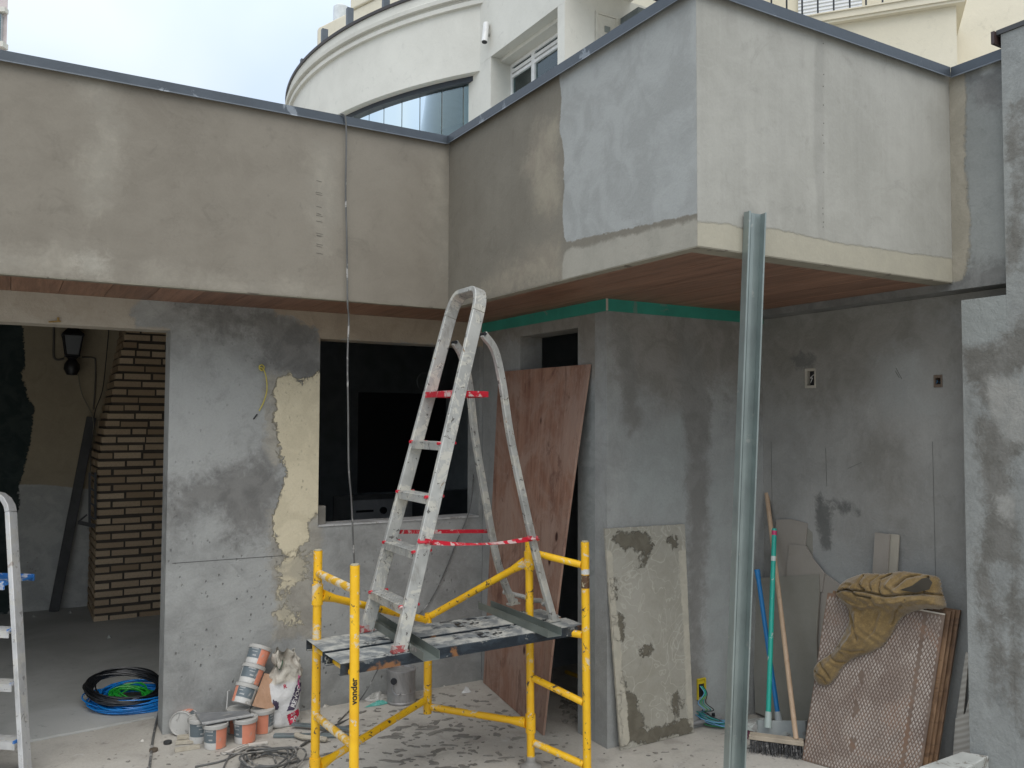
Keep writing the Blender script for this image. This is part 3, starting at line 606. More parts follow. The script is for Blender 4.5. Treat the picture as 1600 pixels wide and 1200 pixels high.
m_ant = paint('anthracite_frame', (.035, .042, .055), .4)
arc([(BR-.30, 6.499), (BR-.12, 6.499), (BR-.12, 6.43), (BR-.30, 6.43)], mat=m_ant, name='window_head', closed=True)
arc([(BR-.30, 3.6), (BR-.30, 3.5), (BR+.1, 3.5), (BR+.1, 3.6)], mat=m_ren, name='floor_edge', closed=True)
arc([(BR-1.5, 3.5), (BR-1.5, 6.44)], mat=paint('room_white', (.5, .5, .48), .8), name='inner_wall'); arc([(BR-1.5, 6.435), (BR-.31, 6.435)], mat=paint('room_ceiling', (.55, .55, .54), .8), name='inner_ceiling')
tg = NT('tinted_glass'); tg.t.nodes.remove(tg.b); o_ = tg.t.nodes['Material Output']
gls = tg.n('BsdfGlossy', {'Color': (.75, .85, .88, 1), 'Roughness': .02}); tr = tg.n('BsdfTransparent', {'Color': (.58, .68, .67, 1)}); fr_ = tg.n('Fresnel', {'IOR': 1.45})
mx = tg.n('MixShader'); tg.t.links.new(tg.m('ADD', fr_.outputs[0], .07, clamp=True), mx.inputs[0]); tg.t.links.new(tr.outputs[0], mx.inputs[1]); tg.t.links.new(gls.outputs[0], mx.inputs[2]); tg.t.links.new(mx.outputs[0], o_.inputs[0]); M_GL = tg.mat
# panes split at the joints seen in the photograph
js = []
for px in (756, 724.5, 691, 657, 629, 601, 578, 556, 530):
    d = ray(px, 150)[:2]; o2 = CAM[:2]-np.array([BX, BY]); rr = BR-.2; a_, b_, c_ = d@d, 2*o2@d, o2@o2-rr*rr; tt = (-b_-math.sqrt(b_*b_-4*a_*c_))/(2*a_) if b_*b_ > 4*a_*c_ else None
    if tt: p = CAM[:2]+tt*d; js.append(math.degrees(math.atan2(p[1]-BY, p[0]-BX)) % 360)
js = sorted(js, reverse=True); js[0] = 217.0
while js[-1] > 130: js.append(js[-1]-5.2)
for a1, a0 in zip(js[:-1], js[1:]):
    arc([(BR-.2, 3.6), (BR-.2, 6.43), (BR-.19, 6.43), (BR-.19, 3.6)], a0+.07, a1-.07, 6, M_GL, 'window_pane', True)
for (px, py0, py1) in ((474, 93, 106), (507, 46, 72), (546.5, 13, 44), (603, -14, 14)):
    d = ray(px, (py0+py1)/2)[:2]; o2 = CAM[:2]-np.array([BX, BY]); rr = BR-.1; a_, b_, c_ = d@d, 2*o2@d, o2@o2-rr*rr; tt = (-b_-math.sqrt(max(0, b_*b_-4*a_*c_)))/(2*a_)
    p = CAM+tt*ray(px, (py0+py1)/2); zt_ = (CAM+tt*ray(px, py0))[2]
    MB().box((p[0]-.05, p[1]-.04, 7.801), (p[0]+.05, p[1]+.04, zt_)).build('parapet_post', paint('post_grey_'+str(px), (.10, .12, .14), .5), rb)
# flat wing, plane x = WX, running towards the camera
WX = 5.582; YW0, YW1 = 10.235, 8.25
fw_ = MB(); ZL = 6.585
fw_.box((WX, YW1-.0, ZL), (WX+.15, YW0+.15, 9.8)); fw_.box((WX+.151, YW1-2.4, ZL+.25), (WX+1.0, YW0+.15, 9.8)); fw_.box((WX-.0, YW1-2.4, ZL+.25), (WX+.15, YW1-.001, 9.8))
fw_.build('upper_wall', m_ren, rb)
yp1 = at(766.5, 170, 'x', WX)[1]; y2a, y2b = at(871, 60, 'x', WX)[1], at(882, 60, 'x', WX)[1]
rc = at(799, 160, 'y', yp1)[0]
pr_ = MB(); pr_.box((WX+.002, yp1, 3), (rc+.1, YW0+.14, ZL-.001)); pr_.build('left_pier', m_ren, rb)
MB().box((WX+.002, YW0+.141, 3), (WX+.2, YW0+.6, ZL-.002)).build('return_wall', m_ren, rb)
pr_ = MB(); pr_.box((WX+.002, y2b, 3), (WX+4, y2a, ZL+.249)); pr_.build('right_pier', m_ren, rb)
MB().box((WX+.152, y2a+.001, ZL-.05), (rc+.1, yp1-.001, ZL+.2)).build('recess_soffit', m_ren, rb)
# window in the recess
wn = thing('recess_window', '', '', ); bpy.data.objects.remove(wn)
xw = rc+.005
def wz(px, py): return at(px, py, 'x', xw)
wy1 = yp1-.003; wtop = wz(800, 103)[2]; mid = wz(835, 90)[1]; rail = wz(800, 112)[2]; rail2 = wz(800, 118)[2]
wf = MB(); 
def bar(y0, y1, z0, z1, d=.05): wf.box((xw-d/2, y0, z0), (xw+d/2, y1, z1))
bar(y2a, wy1, wtop-.04, wtop); bar(wy1-.05, wy1, 3.5, wtop-.041); bar(mid-.05, mid+.03, 3.5, wtop-.041, .06); bar(y2a+.002, wy1-.051, rail-.045, rail, .055); bar(y2a+.002, wy1-.051, rail2-.06, rail2-.02, .065)
w_o = wf.build('window_frame', paint('white_aluminium', (.72, .72, .70), .4), rb)
for (a, b) in ((y2a+.003, mid-.051), (mid+.031, wy1-.051)):
    for (z0, z1) in ((rail+.001, wtop-.041), (3.5, rail2-.061)):
        o = MB().box((xw-.003, a, z0), (xw+.003, b, z1)).build('window_pane', M_GL, None); o.parent = w_o; o.matrix_parent_inverse = Matrix.Identity(4); 
        o.location = -Vector(w_o.parent.location)
MB().box((xw-.03, y2a+.001, wtop+.001), (xw+.1, wy1+.001, ZL-.051)).build('wall_above_window', m_ren, rb)
MB().box((xw+.5, y2a-.5, 3.4), (xw+.6, yp1+.5, ZL)).build('room_back', paint('room_dim', (.14, .16, .16), .8), rb)
# door in the pier's camera side, under the terrace ceiling
yd = y2b-.004; d0, d1 = at(930, 100, 'y', yd), at(965, 100, 'y', yd); dz = at(930, 17, 'y', yd)[2]
dm = paint('cream_door', (.56, .54, .47), .5); dr = MB(); w = .035
dr.box((d0[0], yd-.02, dz-.03), (d1[0], yd, dz)); dr.box((d0[0], yd-.02, 4), (d0[0]+w, yd, dz-.031)); dr.box((d1[0]-w, yd-.02, 4), (d1[0], yd, dz-.031)); dro = dr.build('door_frame', dm, rb)
MB().box((d0[0]+w+.002, yd-.008, 4), (d1[0]-w-.002, yd, dz-.032)).build('door', dm, rb)
MB().box((at(944, 45, 'y', yd)[0], yd-.02, at(944, 50, 'y', yd)[2]), (at(952, 45, 'y', yd)[0], yd-.009, at(944, 41, 'y', yd)[2])).build('door_plate', paint('grey_plate', (.2, .22, .2), .4), rb)
MB().box((at(972, 30, 'y', yd)[0], yd-.05, at(972, 34, 'y', yd)[2]), (at(976, 30, 'y', yd)[0], yd-.0, at(972, 30, 'y', yd)[2])).build('wall_lamp', m_dk, rb)
# camera on the wing
pc = at(765, 55, 'x', WX); sc_ = thing('security_camera', 'white security camera pointing down on the flat white wing', 'camera', tuple(pc))
b0, b1 = at(765, 38, 'x', WX)+np.array([-.05, 0, 0]), at(767, 68, 'x', WX)+np.array([-.10, 0, 0])
cmx = MB(); cmx.tube([b0, b0*.4+b1*.6, b1], .042, 16); cmx.build('housing', paint('camera_white', (.7, .7, .68), .4), sc_)
cmx = MB(); cmx.tube([b1, b1+(b1-b0)*.03], .036, 16); cmx.build('lens', m_dk, sc_)
cmx = MB(); cmx.tube([(WX-.001, b0[1], (b0[2]+b1[2])/2), (WX-.06, b0[1], (b0[2]+b1[2])/2)], .03, 12); cmx.build('bracket', paint('bracket_grey', (.3, .3, .28), .5), sc_)

# tower block behind the curved storey
dv = np.array(((-1525/CF)*rt[0]+fw[0], (-1525/CF)*rt[1]+fw[1], 0)); dv = -dv/np.linalg.norm(dv); bk = np.array([-dv[1], dv[0], 0.]); bk *= np.sign(bk@fw)
tw = thing('tower_block', 'pale cream tower block rising behind the curved storey', 'building', tuple((atd(490, 60, 24))*np.array([1, 1, 0])))
O_ = atd(490, 60, 24); O_[2] = 0; z1_ = atd(490, 46, 24)[2]; W1 = 1.4
t1 = MB(); pts = [O_+bk*.25, O_+bk*.08+dv*.05, O_+dv*.22]+[O_+dv*14, O_+dv*14+bk*5, O_+bk*5]; t1.prism(pts, (0, 0, z1_)); t1.build('lower_volume', m_crm, tw, bevel=.04)
O2 = None; s_ = 1.0
for k in np.linspace(.5, 8, 200):
    p = O_+dv*k; u_ = 800+CF*((p-CAM)@rt)/((p-CAM)@fw)
    if u_ > 540: O2 = p; break
t1 = MB(); q = [O2-bk*.06, O2-bk*.06+dv*12, O2+dv*12+bk*4, O2+bk*4]; t1.prism([p*np.array([1, 1, 0])+np.array([0, 0, z1_]) for p in q], (0, 0, 6)); t1.build('upper_volume', m_crm, tw, bevel=.03)
tk_ = atd(533, 20, 26.5); wt_ = MB(); wt_.lathe([(0, -1.0), (.24, -1.0), (.24, .16), (.2, .2), (0, .21)], 24, tuple(tk_)); setp(wt_.build('water_tank', paint('tank_white', (.68, .72, .74), .5), None), 'white cylindrical water tank on the tower block roof', 'tank')

# building on the right with balcony
cn = atd(1494, 9, 9.5); a_ = np.array((-2.48*rt[0]+fw[0], -2.48*rt[1]+fw[1], 0)); a_ /= np.linalg.norm(a_); bn = np.array([-a_[1], a_[0], 0.]); bn *= np.sign(bn@fw)  # a_: leftwards along the face, bn: away
br_ = thing('balcony_building', 'cream building at the upper right with moulded balcony slab and black bar railing', 'building', (cn[0], cn[1], 0))
zc = cn[2]
def P_(s, w, z): q = cn+a_*s+bn*w; return (q[0], q[1], z)
def lb(mb, s0, s1, w0, w1, z0, z1, mi=0):
    return mb.add([P_(s0, w0, z0), P_(s1, w0, z0), P_(s1, w1, z0), P_(s0, w1, z0), P_(s0, w0, z1), P_(s1, w0, z1), P_(s1, w1, z1), P_(s0, w1, z1)], [(3, 2, 1, 0), (4, 5, 6, 7), (0, 1, 5, 4), (1, 2, 6, 5), (2, 3, 7, 6), (3, 0, 4, 7)], mi)
SE = next(s for s in np.arange(.5, 6, .02) if (lambda q: 800+CF*((q-CAM)@rt)/((q-CAM)@fw))(cn+a_*s) < 1105)
m = MB(); lb(m, 0, SE, 0, .9, 0, zc); m.build('lower_wall', m_crm, br_)
m = MB(); lb(m, -.08, SE, -.08, .9, zc+.001, zc+.03); m.build('moulding', m_crm, br_)
m = MB(); lb(m, -.10, SE, -.10, .9, zc+.031, zc+.105); lb(m, -.12, SE, -.12, .9, zc+.106, zc+.12); m.build('balcony_slab', m_crm, br_)
m = MB(); lb(m, -4, .0, .9, 3, 0, 12); m.build('side_wall', m_crm, br_)
m = MB(); lb(m, 0.001, SE, 1.5, 3, zc+.12, 12); m.build('upper_wall', m_crm, br_)
m = MB(); lb(m, .001, SE, .901, 5.9, zc-.3, zc+.115); m.build('terrace_floor', m_crm, br_)
sh = NT('roller_shutter'); w_ = sh.n('TexWave', {'Vector': sh.o, 'Scale': 6.5, 'Distortion': 0.}, wave_type='BANDS', bands_direction='Z').outputs['Fac']
M_SH = sh.out(sh.mix(w_, (.55, .58, .62), (.74, .76, .78)), .5, sh.bump(w_, .01))
m = MB(); lb(m, .95, 1.75, 1.46, 1.499, zc+.13, zc+2.2); m.build('roller_shutter', M_SH, br_)
m_bar = paint('black_railing', (.015, .02, .025), .4)
for i in range(int((SE-.1)/.175)):
    s0 = .04+i*.175; m = MB(); lb(m, s0, s0+.02, .0, .02, zc+.121, zc+1.2); m.build('railing_bar', m_bar, br_)
m = MB(); lb(m, 0, SE, -.01, .04, zc+1.2, zc+1.24); m.build('handrail', m_bar, br_)
# far building at the left edge
O_ = atd(11.5, 30, 22); fb = thing('far_building', 'corner of a pinkish grey apartment building at the left edge of the sky', 'building', (O_[0], O_[1], 0))
zz = O_[2]; q = [O_, O_-rt*6, O_-rt*6+fw*6, O_+(O_-CAM)/np.linalg.norm(O_-CAM)*6-rt*.05]; q = [np.array([p[0], p[1], 0]) for p in q]
MB().prism(q, (0, 0, zz+4)).build('wall', paint('pinkish_render', (.50, .44, .43), .8), fb)
rx = np.array([rt[0], rt[1], 0]); n2 = -np.array([fw[0], fw[1], 0])
pz = lambda py: atd(5, py, 21.9)[2]
pz0 = lambda d, z: (O_+rx*d+n2*.06)*np.array([1, 1, 0])+np.array([0, 0, z])
m = MB(); m.obox(pz0(-.9, (pz(22)+pz(67))/2), rx*.8, n2*.04, np.array([0, 0, (pz(22)-pz(67))/2])); m.build('window', M_GL, fb)
m = MB(); m.obox(pz0(-.55, pz(15)), rx*.56, n2*.09, np.array([0, 0, .06])); m.build('lintel', m_ren, fb)
m = MB(); m.obox(pz0(-.55, pz(71)), rx*.56, n2*.12, np.array([0, 0, .07])); m.build('window_sill', m_ren, fb)
# ------------------------------------------------------------------ scaffold
def m_yellow():
    t = NT('yellow_scaffold_paint'); n = t.noise(7, 5, .6, .4); c = t.mix(t.step(n, .3, .7), (.78, .42, .010), (.88, .52, .016))
    c = t.mix(t.m('MULTIPLY', t.step(t.noise(24, 6, .7, .8), .605, .625), 1.), c, (.09, .06, .04))
    c = t.mix(t.m('MULTIPLY', t.step(t.noise(15, 6, .72, .6, t.vec(loc=(3, 8, 2))), .585, .62), .85), c, (.60, .55, .44))
    return t.out(c, .38, t.bump(t.noise(30, 5), .0008))
MY = m_yellow()
m_yd = NT('cement_smeared_yellow'); c = m_yd.mix(m_yd.step(m_yd.noise(18, 6, .7, .6), .47, .54), (.66, .37, .02), (.62, .55, .42)); MYD = m_yd.out(c, .55, m_yd.bump(m_yd.noise(40, 4), .001))
def dz(px, py, z): return atd(px, py, (z-1.6)/ray(px, py)[2])
p1, p2, p3, p4 = dz(497, 860, 1.05), dz(554.5, 883, 1.05), dz(822, 844, 1.05), dz(914, 850, 1.05)
p3 = (p3+fl(830, 1196)*np.array([1, 1, 0])+np.array([0, 0, 1.05]))/2*1.0; p3 = np.array([p3[0], p3[1], 1.05])
P1, P2, P3, P4 = [np.array([p[0], p[1], 0.]) for p in (p1, p2, p3, p4)]
P4 = np.array([at(914, 850, 'y', P4[1])[0], P4[1], 0.])
# lean of each post measured at the bottom of the picture
def post_dir(top, px, py):
    z = 0; base = fl(px, py); return base
tops = {1: p1, 2: p2, 3: np.array([*P3[:2], 1.05]), 4: np.array([*P4[:2], 1.06])}
bx_ = {1: (497-5, 1200), 2: (553, 1200), 3: (829.5, 1190), 4: (917.5, 1200)}
posts = {}
for k in tops:
    t_ = tops[k]; q = at(*bx_[k], 'y', t_[1]); d = (q-t_); f = (t_[2]-.0)/(t_[2]-q[2]); base = t_+d*f; base = np.array([base[0], t_[1], 0.]); posts[k] = (base, t_)
sc = thing('scaffold', 'folding yellow tube scaffold carrying two paint-splashed planks and a ladder', 'scaffold', tuple((posts[1][0]+posts[4][0])/2))
def on(k, z): b, t_ = posts[k]; return b+(t_-b)*(z/t_[2])
r_ = .0185
for k in (1, 2, 3, 4):
    mb = MB(); mb.tube([on(k, .03), on(k, tops[k][2]-.001)], r_, 18, cap=True); o = mb.build('post', MY, sc)
    mb = MB(); mb.tube([on(k, tops[k][2]-.0005), on(k, tops[k][2]+.004)], r_-.003, 14); mb.build('tube_cap', paint('cap_grime_%d' % k, (.42, .38, .26), .7), o)
    mb = MB(); b = on(k, 0); mb.lathe([(0, 0), (.05, 0), (.052, .012), (.03, .022), (.024, .03), (.024, .055), (0, .055)], 16, b); mb.build('foot', paint('foot_grey_%d' % k, (.28, .27, .25), .7, var=.2), sc)
def rung(a, b, za, zb, mat=MY, r=.016):
    A, B = on(a, za), on(b, zb); d = (B-A)/np.linalg.norm(B-A); MB().tube([A+d*r_*.95, B-d*r_*.95], r, 14).build('rung', mat, sc)
def zof(px, py, k):   # height on post k seen at a pixel row
    b, t_ = posts[k]; lo, hi = -0.3, 1.2
    for _ in range(40):
        m_ = (lo+hi)/2; q = b+(t_-b)*(m_/t_[2]); y = 600-CF*((q-CAM)@up)/((q-CAM)@fw)
        if y > py: lo = m_
        else: hi = m_
    return (lo+hi)/2
rung(1, 2, zof(497, 895, 1), zof(554, 922, 2), MYD); rung(1, 2, zof(497, 1118, 1), zof(554, 1166, 2), MYD)
rung(1, 2, .645, .645); rung(3, 4, .645, .645)
rung(3, 4, zof(822, 862, 3), zof(914, 884, 4)); rung(3, 4, zof(828, 1057, 3), zof(914, 1100, 4)); rung(3, 4, zof(828, 1158, 3), zof(914, 1197, 4))
# folding rear gate: centre post with sloping upper arms and level lower arms
zg = .195; M_ = dz(668, 1108, zg); mx_, my_ = M_[0], M_[1]
mtop = at(669, 958, 'y', my_); mt = mtop[2]
MB().tube([(mx_, my_, zg-.02), (mx_, my_, .60)], .020, 18).build('centre_post', MY, sc)
MB().tube([(mx_, my_, .47), (mx_, my_, .55)], .0212, 18).build('centre_sleeve', paint('rusty_sleeve', (.06, .045, .035), .6, var=.4), sc)
MB().tube([(mx_, my_, .601), (mx_, my_, mt+.0)], .017, 16).build('centre_pin', MY, sc)
def gate_arm(k, zc, target, end=.05, name='gate_arm'):
    A = on(k, zc); B = np.array(target, float); d = (B-A)/np.linalg.norm(B-A)
    mb = MB(); mb.tube([A+d*.022, A+d*.05, A+d*.10, B-d*.02], [.026, .023, .0165, .0165], 14); mb.build(name, MY, sc)
    mb = MB(); mb.tube([on(k, zc-.042), on(k, zc+.042)], .0235, 18); mb.build('collar', MY, sc)
gate_arm(1, zof(497, 925, 1)-.01, (mx_, my_, mt-.035)); gate_arm(3, zof(822, 872, 3)-.01, (mx_, my_, mt-.02))
gate_arm(1, zof(493, 1196, 1)-.01, (mx_, my_, zg+.05)); gate_arm(3, zof(829, 1130, 3), (mx_, my_, zg+.012))
# lettering on the post (reads upwards)
def text_obj(name, s, size, mat, M, parent=None, extr=.0004, bold=0, align='CENTER'):
    cu = bpy.data.curves.new(name, 'FONT'); cu.body = s; cu.size = size; cu.extrude = extr; cu.align_x = align; cu.align_y = 'CENTER'; cu.offset = bold
    tmp = bpy.data.objects.new('tmp', cu); COL.objects.link(tmp); dg = bpy.context.evaluated_depsgraph_get(); me = bpy.data.meshes.new_from_object(tmp.evaluated_get(dg)); bpy.data.objects.remove(tmp)
    me.name = name; me.materials.clear(); me.materials.append(mat); Mx = Matrix(M)
    if parent is not None: Mx = mw(parent).inverted() @ Mx
    me.transform(Mx); o = bpy.data.objects.new(name, me); COL.objects.link(o); o.parent = parent; return o
m_ink = paint('black_print', (.012, .01, .01), .5)
def facing_basis(pos, upv, tow=None):
    """x axis = reading direction, z axis = towards the camera"""
    n = CAM-np.array(pos); n[2] = 0; n /= np.linalg.norm(n); x = np.array(upv, float); x /= np.linalg.norm(x); y = np.cross(n, x); return x, y, n
b2 = on(2, zof(553, 1078, 2)); x_, y_, n_ = facing_basis(b2, (0, 0, 1)); pos = b2+n_*(r_+.0002)
txt = text_obj('lettering', 'vonder', .034, m_ink, [[x_[i], y_[i], n_[i], pos[i]] for i in range(3)]+[[0, 0, 0, 1]], None, 0, .0008)
# wrap the letters round the tube
me = txt.data; Mi = Matrix([[x_[i], y_[i], n_[i], pos[i]] for i in range(3)]+[[0, 0, 0, 1]]); Mv = Mi.inverted()
bm_ = bmesh.new(); bm_.from_mesh(me); bmesh.ops.triangulate(bm_, faces=bm_.faces[:]); bmesh.ops.subdivide_edges(bm_, edges=[e for e in bm_.edges if e.calc_length() > .002], cuts=4, use_grid_fill=True); bm_.to_mesh(me); bm_.free()
for v in me.vertices:
    l = Mv @ v.co; a = l.y/r_; l2 = Vector((l.x, r_*math.sin(a)*1.02, r_*(math.cos(a)-1)+.0015)); v.co = Mi @ l2
me.transform(mw(sc).inverted()); txt.parent = sc
b4 = on(4, zof(914, 908, 4)); x_, y_, n_ = facing_basis(b4, (0, 0, 1)); st = MB(); st.tube([b4-np.array([0, 0, .03]), b4+np.array([0, 0, .028])], r_+.0006, 18, cap=False); st.build('sticker', paint('brown_sticker', (.09, .045, .02), .5, var=.3, dirt=.2, dirtc=(.5, .45, .3), dscale=60), sc)
st = MB(); st.tube([b4+np.array([0, 0, .032]), b4+np.array([0, 0, .055])], r_+.0006, 18, cap=False); st.build('sticker', paint('silver_sticker', (.5, .5, .47), .4, var=.2), sc)

# planks of the deck: folded steel with lips, open at the ends
def m_deck():
    t = NT('splashed_deck'); v = t.o; n = t.noise(5, 7, .7, .9); n2 = t.noise(13, 6, .72, 1.2, t.vec((.5, 1, 1))); s = t.m('ADD', t.m('MULTIPLY', n, .55), t.m('MULTIPLY', n2, .45))
    geo = t.n('NewGeometry').outputs['Normal']; nz = t.n('SeparateXYZ', {0: geo}).outputs[2]; top = t.step(nz, .5, .9)
    lo = t.m('SUBTRACT', .575, t.m('MULTIPLY', top, .145)); mk = t.m('MULTIPLY', t.step(t.m('SUBTRACT', s, lo), -.006, .02), 1.)
    pale = t.mix(t.step(t.noise(9, 5, .7, .4), .4, .62), (.17, .185, .19), (.47, .465, .42)); dark = t.mix(t.step(n2, .4, .6), (.010, .016, .024), (.03, .042, .055))
    c = t.mix(t.m('MULTIPLY', mk, t.m('ADD', .72, t.m('MULTIPLY', t.noise(30, 5), .4)), clamp=True), dark, pale)
    c = t.mix(t.m('MULTIPLY', t.step(t.noise(6, 5, .6, .3, t.vec(loc=(9, 1, 3))), .6, .66), t.m('SUBTRACT', 1., top)), c, (.22, .10, .04))
    return t.out(c, t.m('ADD', .42, t.m('MULTIPLY', mk, .4)), t.bump(t.m('ADD', mk, t.noise(40, 4)), .0012))
MDK = m_deck(); ZD = .68
cA, cB, cC, cD = dz(478.6, 999, ZD), dz(504, 1018, ZD), dz(507, 1021, ZD), dz(532, 1037.5, ZD)
eA, eB, eC, eD = dz(845, 951, ZD), dz(877, 963.5, ZD), dz(884, 965, ZD), dz(912, 975.5, ZD)
def deck(name, label, a, b, c, d):
    """a-b back edge..., corners: a back left, b front left, c front right, d back right"""
    t = thing('deck_plank', label, 'plank', tuple((a+b+c+d)/4), group='steel planks on the scaffold'); tk = .0025; H = .042
    mb = MB(); mb.prism([a, b, c, d], (0, 0, -tk)); mb.build('top_sheet', MDK, t, bevel=.0012)
    for p, q in ((b, c), (a, d)):
        w = (a-b)/np.linalg.norm(a-b)*(1 if p is b else -1); z = np.array([0, 0, 1.])
        mb = MB(); mb.prism([p-z*(tk+.0003), q-z*(tk+.0003), q-z*H, p-z*H], w*tk); mb.prism([p-z*(H+.0003), q-z*(H+.0003), q-z*(H+.0003)+w*.018, p-z*(H+.0003)+w*.018], -z*tk); mb.build('side_lip', MDK, t)
    for s in (.12, .5, .88):
        p = b+(c-b)*s; q = a+(d-a)*s; MB().beam(p-np.array([0, 0, .02])+(q-p)*.03, q-np.array([0, 0, .02])-(q-p)*.03, .03, .03).build('stiffener', m_dk, t)
    return t
deck('deck_plank', 'front splashed steel plank of the scaffold deck, rusty near edge', cC, cD, eD, eC)
deck('deck_plank', 'rear splashed steel plank of the scaffold deck, nearer the wall', cA, cB, eB, eA)
# galvanised channels under the ladder feet
def m_galv(name, c=(.30, .335, .33), r=.42):
    t = NT(name); n = t.vor(28, t.vec((1, 1, .4))); c1 = t.mix(t.step(t.noise(3, 4, .6), .3, .7), tuple(x*.8 for x in c), tuple(x*1.2 for x in c)); c1 = t.mix(t.m('MULTIPLY', n, .35), c1, tuple(x*1.35 for x in c))
    c1 = t.mix(t.m('MULTIPLY', t.step(t.noise(14, 5, .7), .62, .68), .6), c1, (.5, .5, .47)); return t.out(c1, r, t.bump(t.noise(25, 4), .0004), .65)
MGV = m_galv('galvanised_channel', (.21, .235, .215), .5)
def uchan(a, b, w, h, name, label, tk=.0015):
    """U channel lying open side up; a->b is the middle of its web"""
    a, b = np.array(a), np.array(b); d = (b-a)/np.linalg.norm(b-a); s = np.cross([0, 0, 1], d); z = np.array([0, 0, 1.])
    prof = [(-w/2, h), (-w/2, 0), (w/2, 0), (w/2, h), (w/2-tk, h), (w/2-tk, tk), (-w/2+tk, tk), (-w/2+tk, h)]
    mb = MB(); n = len(prof); vs = [p+s*u+z*v for p in (a, b) for u, v in prof]
    mb.add(vs, [(i, (i+1) % n, (i+1) % n+n, i+n) for i in range(n)]+[(0, 1, 6, 7), (1, 2, 5, 6), (2, 3, 4, 5), (8, 15, 14, 9), (9, 14, 13, 10), (10, 13, 12, 11)]); o = mb.build(name, MGV, None)
    return setp(o, label, 'channel', 'metal channels holding the ladder feet')
zc_ = ZD+.001
uchan((dz(575, 968, zc_)+dz(584, 970, zc_))/2, (dz(659, 1034, zc_)+dz(690, 1030, zc_))/2, .066, .034, 'metal_channel', 'galvanised channel under the front ladder feet, left end of the deck')
uchan((dz(746, 951, zc_)+dz(768, 949, zc_))/2, (dz(853, 998, zc_)+dz(880, 992, zc_))/2, .07, .034, 'metal_channel', 'galvanised channel under the rear ladder feet, right end of the deck')

# ------------------------------------------------------------------ paint-splashed step ladder on the deck
def m_alu(name, spl=1., base=(.36, .36, .34)):
    t = NT(name); n = t.noise(11, 6, .72, .8); n2 = t.noise(26, 5, .7, .5, t.vec(loc=(2, 5, 1)))
    c = t.mix(t.step(t.noise(4, 4, .6), .35, .65), tuple(x*.82 for x in base), tuple(x*1.15 for x in base)); c = t.mix(t.m('MULTIPLY', t.step(n, .52, .56), .8*spl), c, (.58, .56, .49))
    c = t.mix(t.m('MULTIPLY', t.step(n2, .60, .63), .8*spl), c, (.07, .06, .055)); c = t.mix(t.m('MULTIPLY', t.step(t.noise(19, 6, .75, .5, t.vec((1, 1, .3), loc=(1, 6, 3))), .5, .66), .5*spl), c, (.20, .185, .16)); c = t.mix(t.m('MULTIPLY', t.step(t.noise(8, 6, .7, 1, t.vec(loc=(7, 2, 9))), .66, .68), .9*spl), c, (.25, .17, .10))
    return t.out(c, t.m('ADD', .42, t.m('MULTIPLY', n, .25)), t.bump(t.m('ADD', n, n2), .001), .35)
MAL = m_alu('splashed_aluminium', 1., (.43, .43, .405)); MRED = paint('red_plastic', (.50, .012, .03), .45, var=.15, dirt=.35, dirtc=(.55, .45, .42), dscale=22)
zf = ZD+.004; MRF = paint('worn_red_foot', (.34, .07, .07), .6, var=.2, dirt=.5, dirtc=(.42, .38, .35), dscale=30)
FRo, FLo, RLo, RRo = dz(624, 1018, zf), dz(572, 986, zf), dz(802, 944, zf+.0), dz(865, 970, zf)
fm, rm = (FRo+FLo)/2, (RLo+RRo)/2; hd = (rm-fm); hd[2] = 0; hd /= np.linalg.norm(hd); nn = np.array([-hd[1], hd[0], 0])
apex = atp(733, 457, fm, nn)
slope = apex-fm; slope /= np.linalg.norm(slope); wv = (FLo-FRo); wv /= np.linalg.norm(wv); fn = np.cross(slope, wv); fn /= np.linalg.norm(fn)
Ls = np.linalg.norm(apex-fm); Wb, Wt = np.linalg.norm(FLo-FRo), .275
def railp(side, s): return fm+slope*(s*Ls)+wv*side*(Wb+(Wt-Wb)*s)/2     # side +1 = left (far) rail
lad = thing('step_ladder', 'paint-splashed aluminium step ladder with red tray standing on the scaffold deck', 'ladder', tuple(fm))
depthv = np.cross(wv, slope); depthv /= np.linalg.norm(depthv)
def flatbar(mb, pts, wd, w, t_):
    """bar of width w along wd and thickness t_ through pts"""
    vs = []; n = len(pts)
    for i, p in enumerate(pts):
        d = (pts[min(i+1, n-1)]-pts[max(i-1, 0)]); d = d/np.linalg.norm(d); a = wd-d*(wd@d); a /= np.linalg.norm(a); b = np.cross(d, a)
        vs += [p+a*w/2+b*t_/2, p-a*w/2+b*t_/2, p-a*w/2-b*t_/2, p+a*w/2-b*t_/2]
    fs = [(i*4+j, i*4+(j+1) % 4, i*4+4+(j+1) % 4, i*4+4+j) for i in range(n-1) for j in range(4)]+[(3, 2, 1, 0), (4*n-4, 4*n-3, 4*n-2, 4*n-1)]
    return mb.add(vs, fs, 0, True)
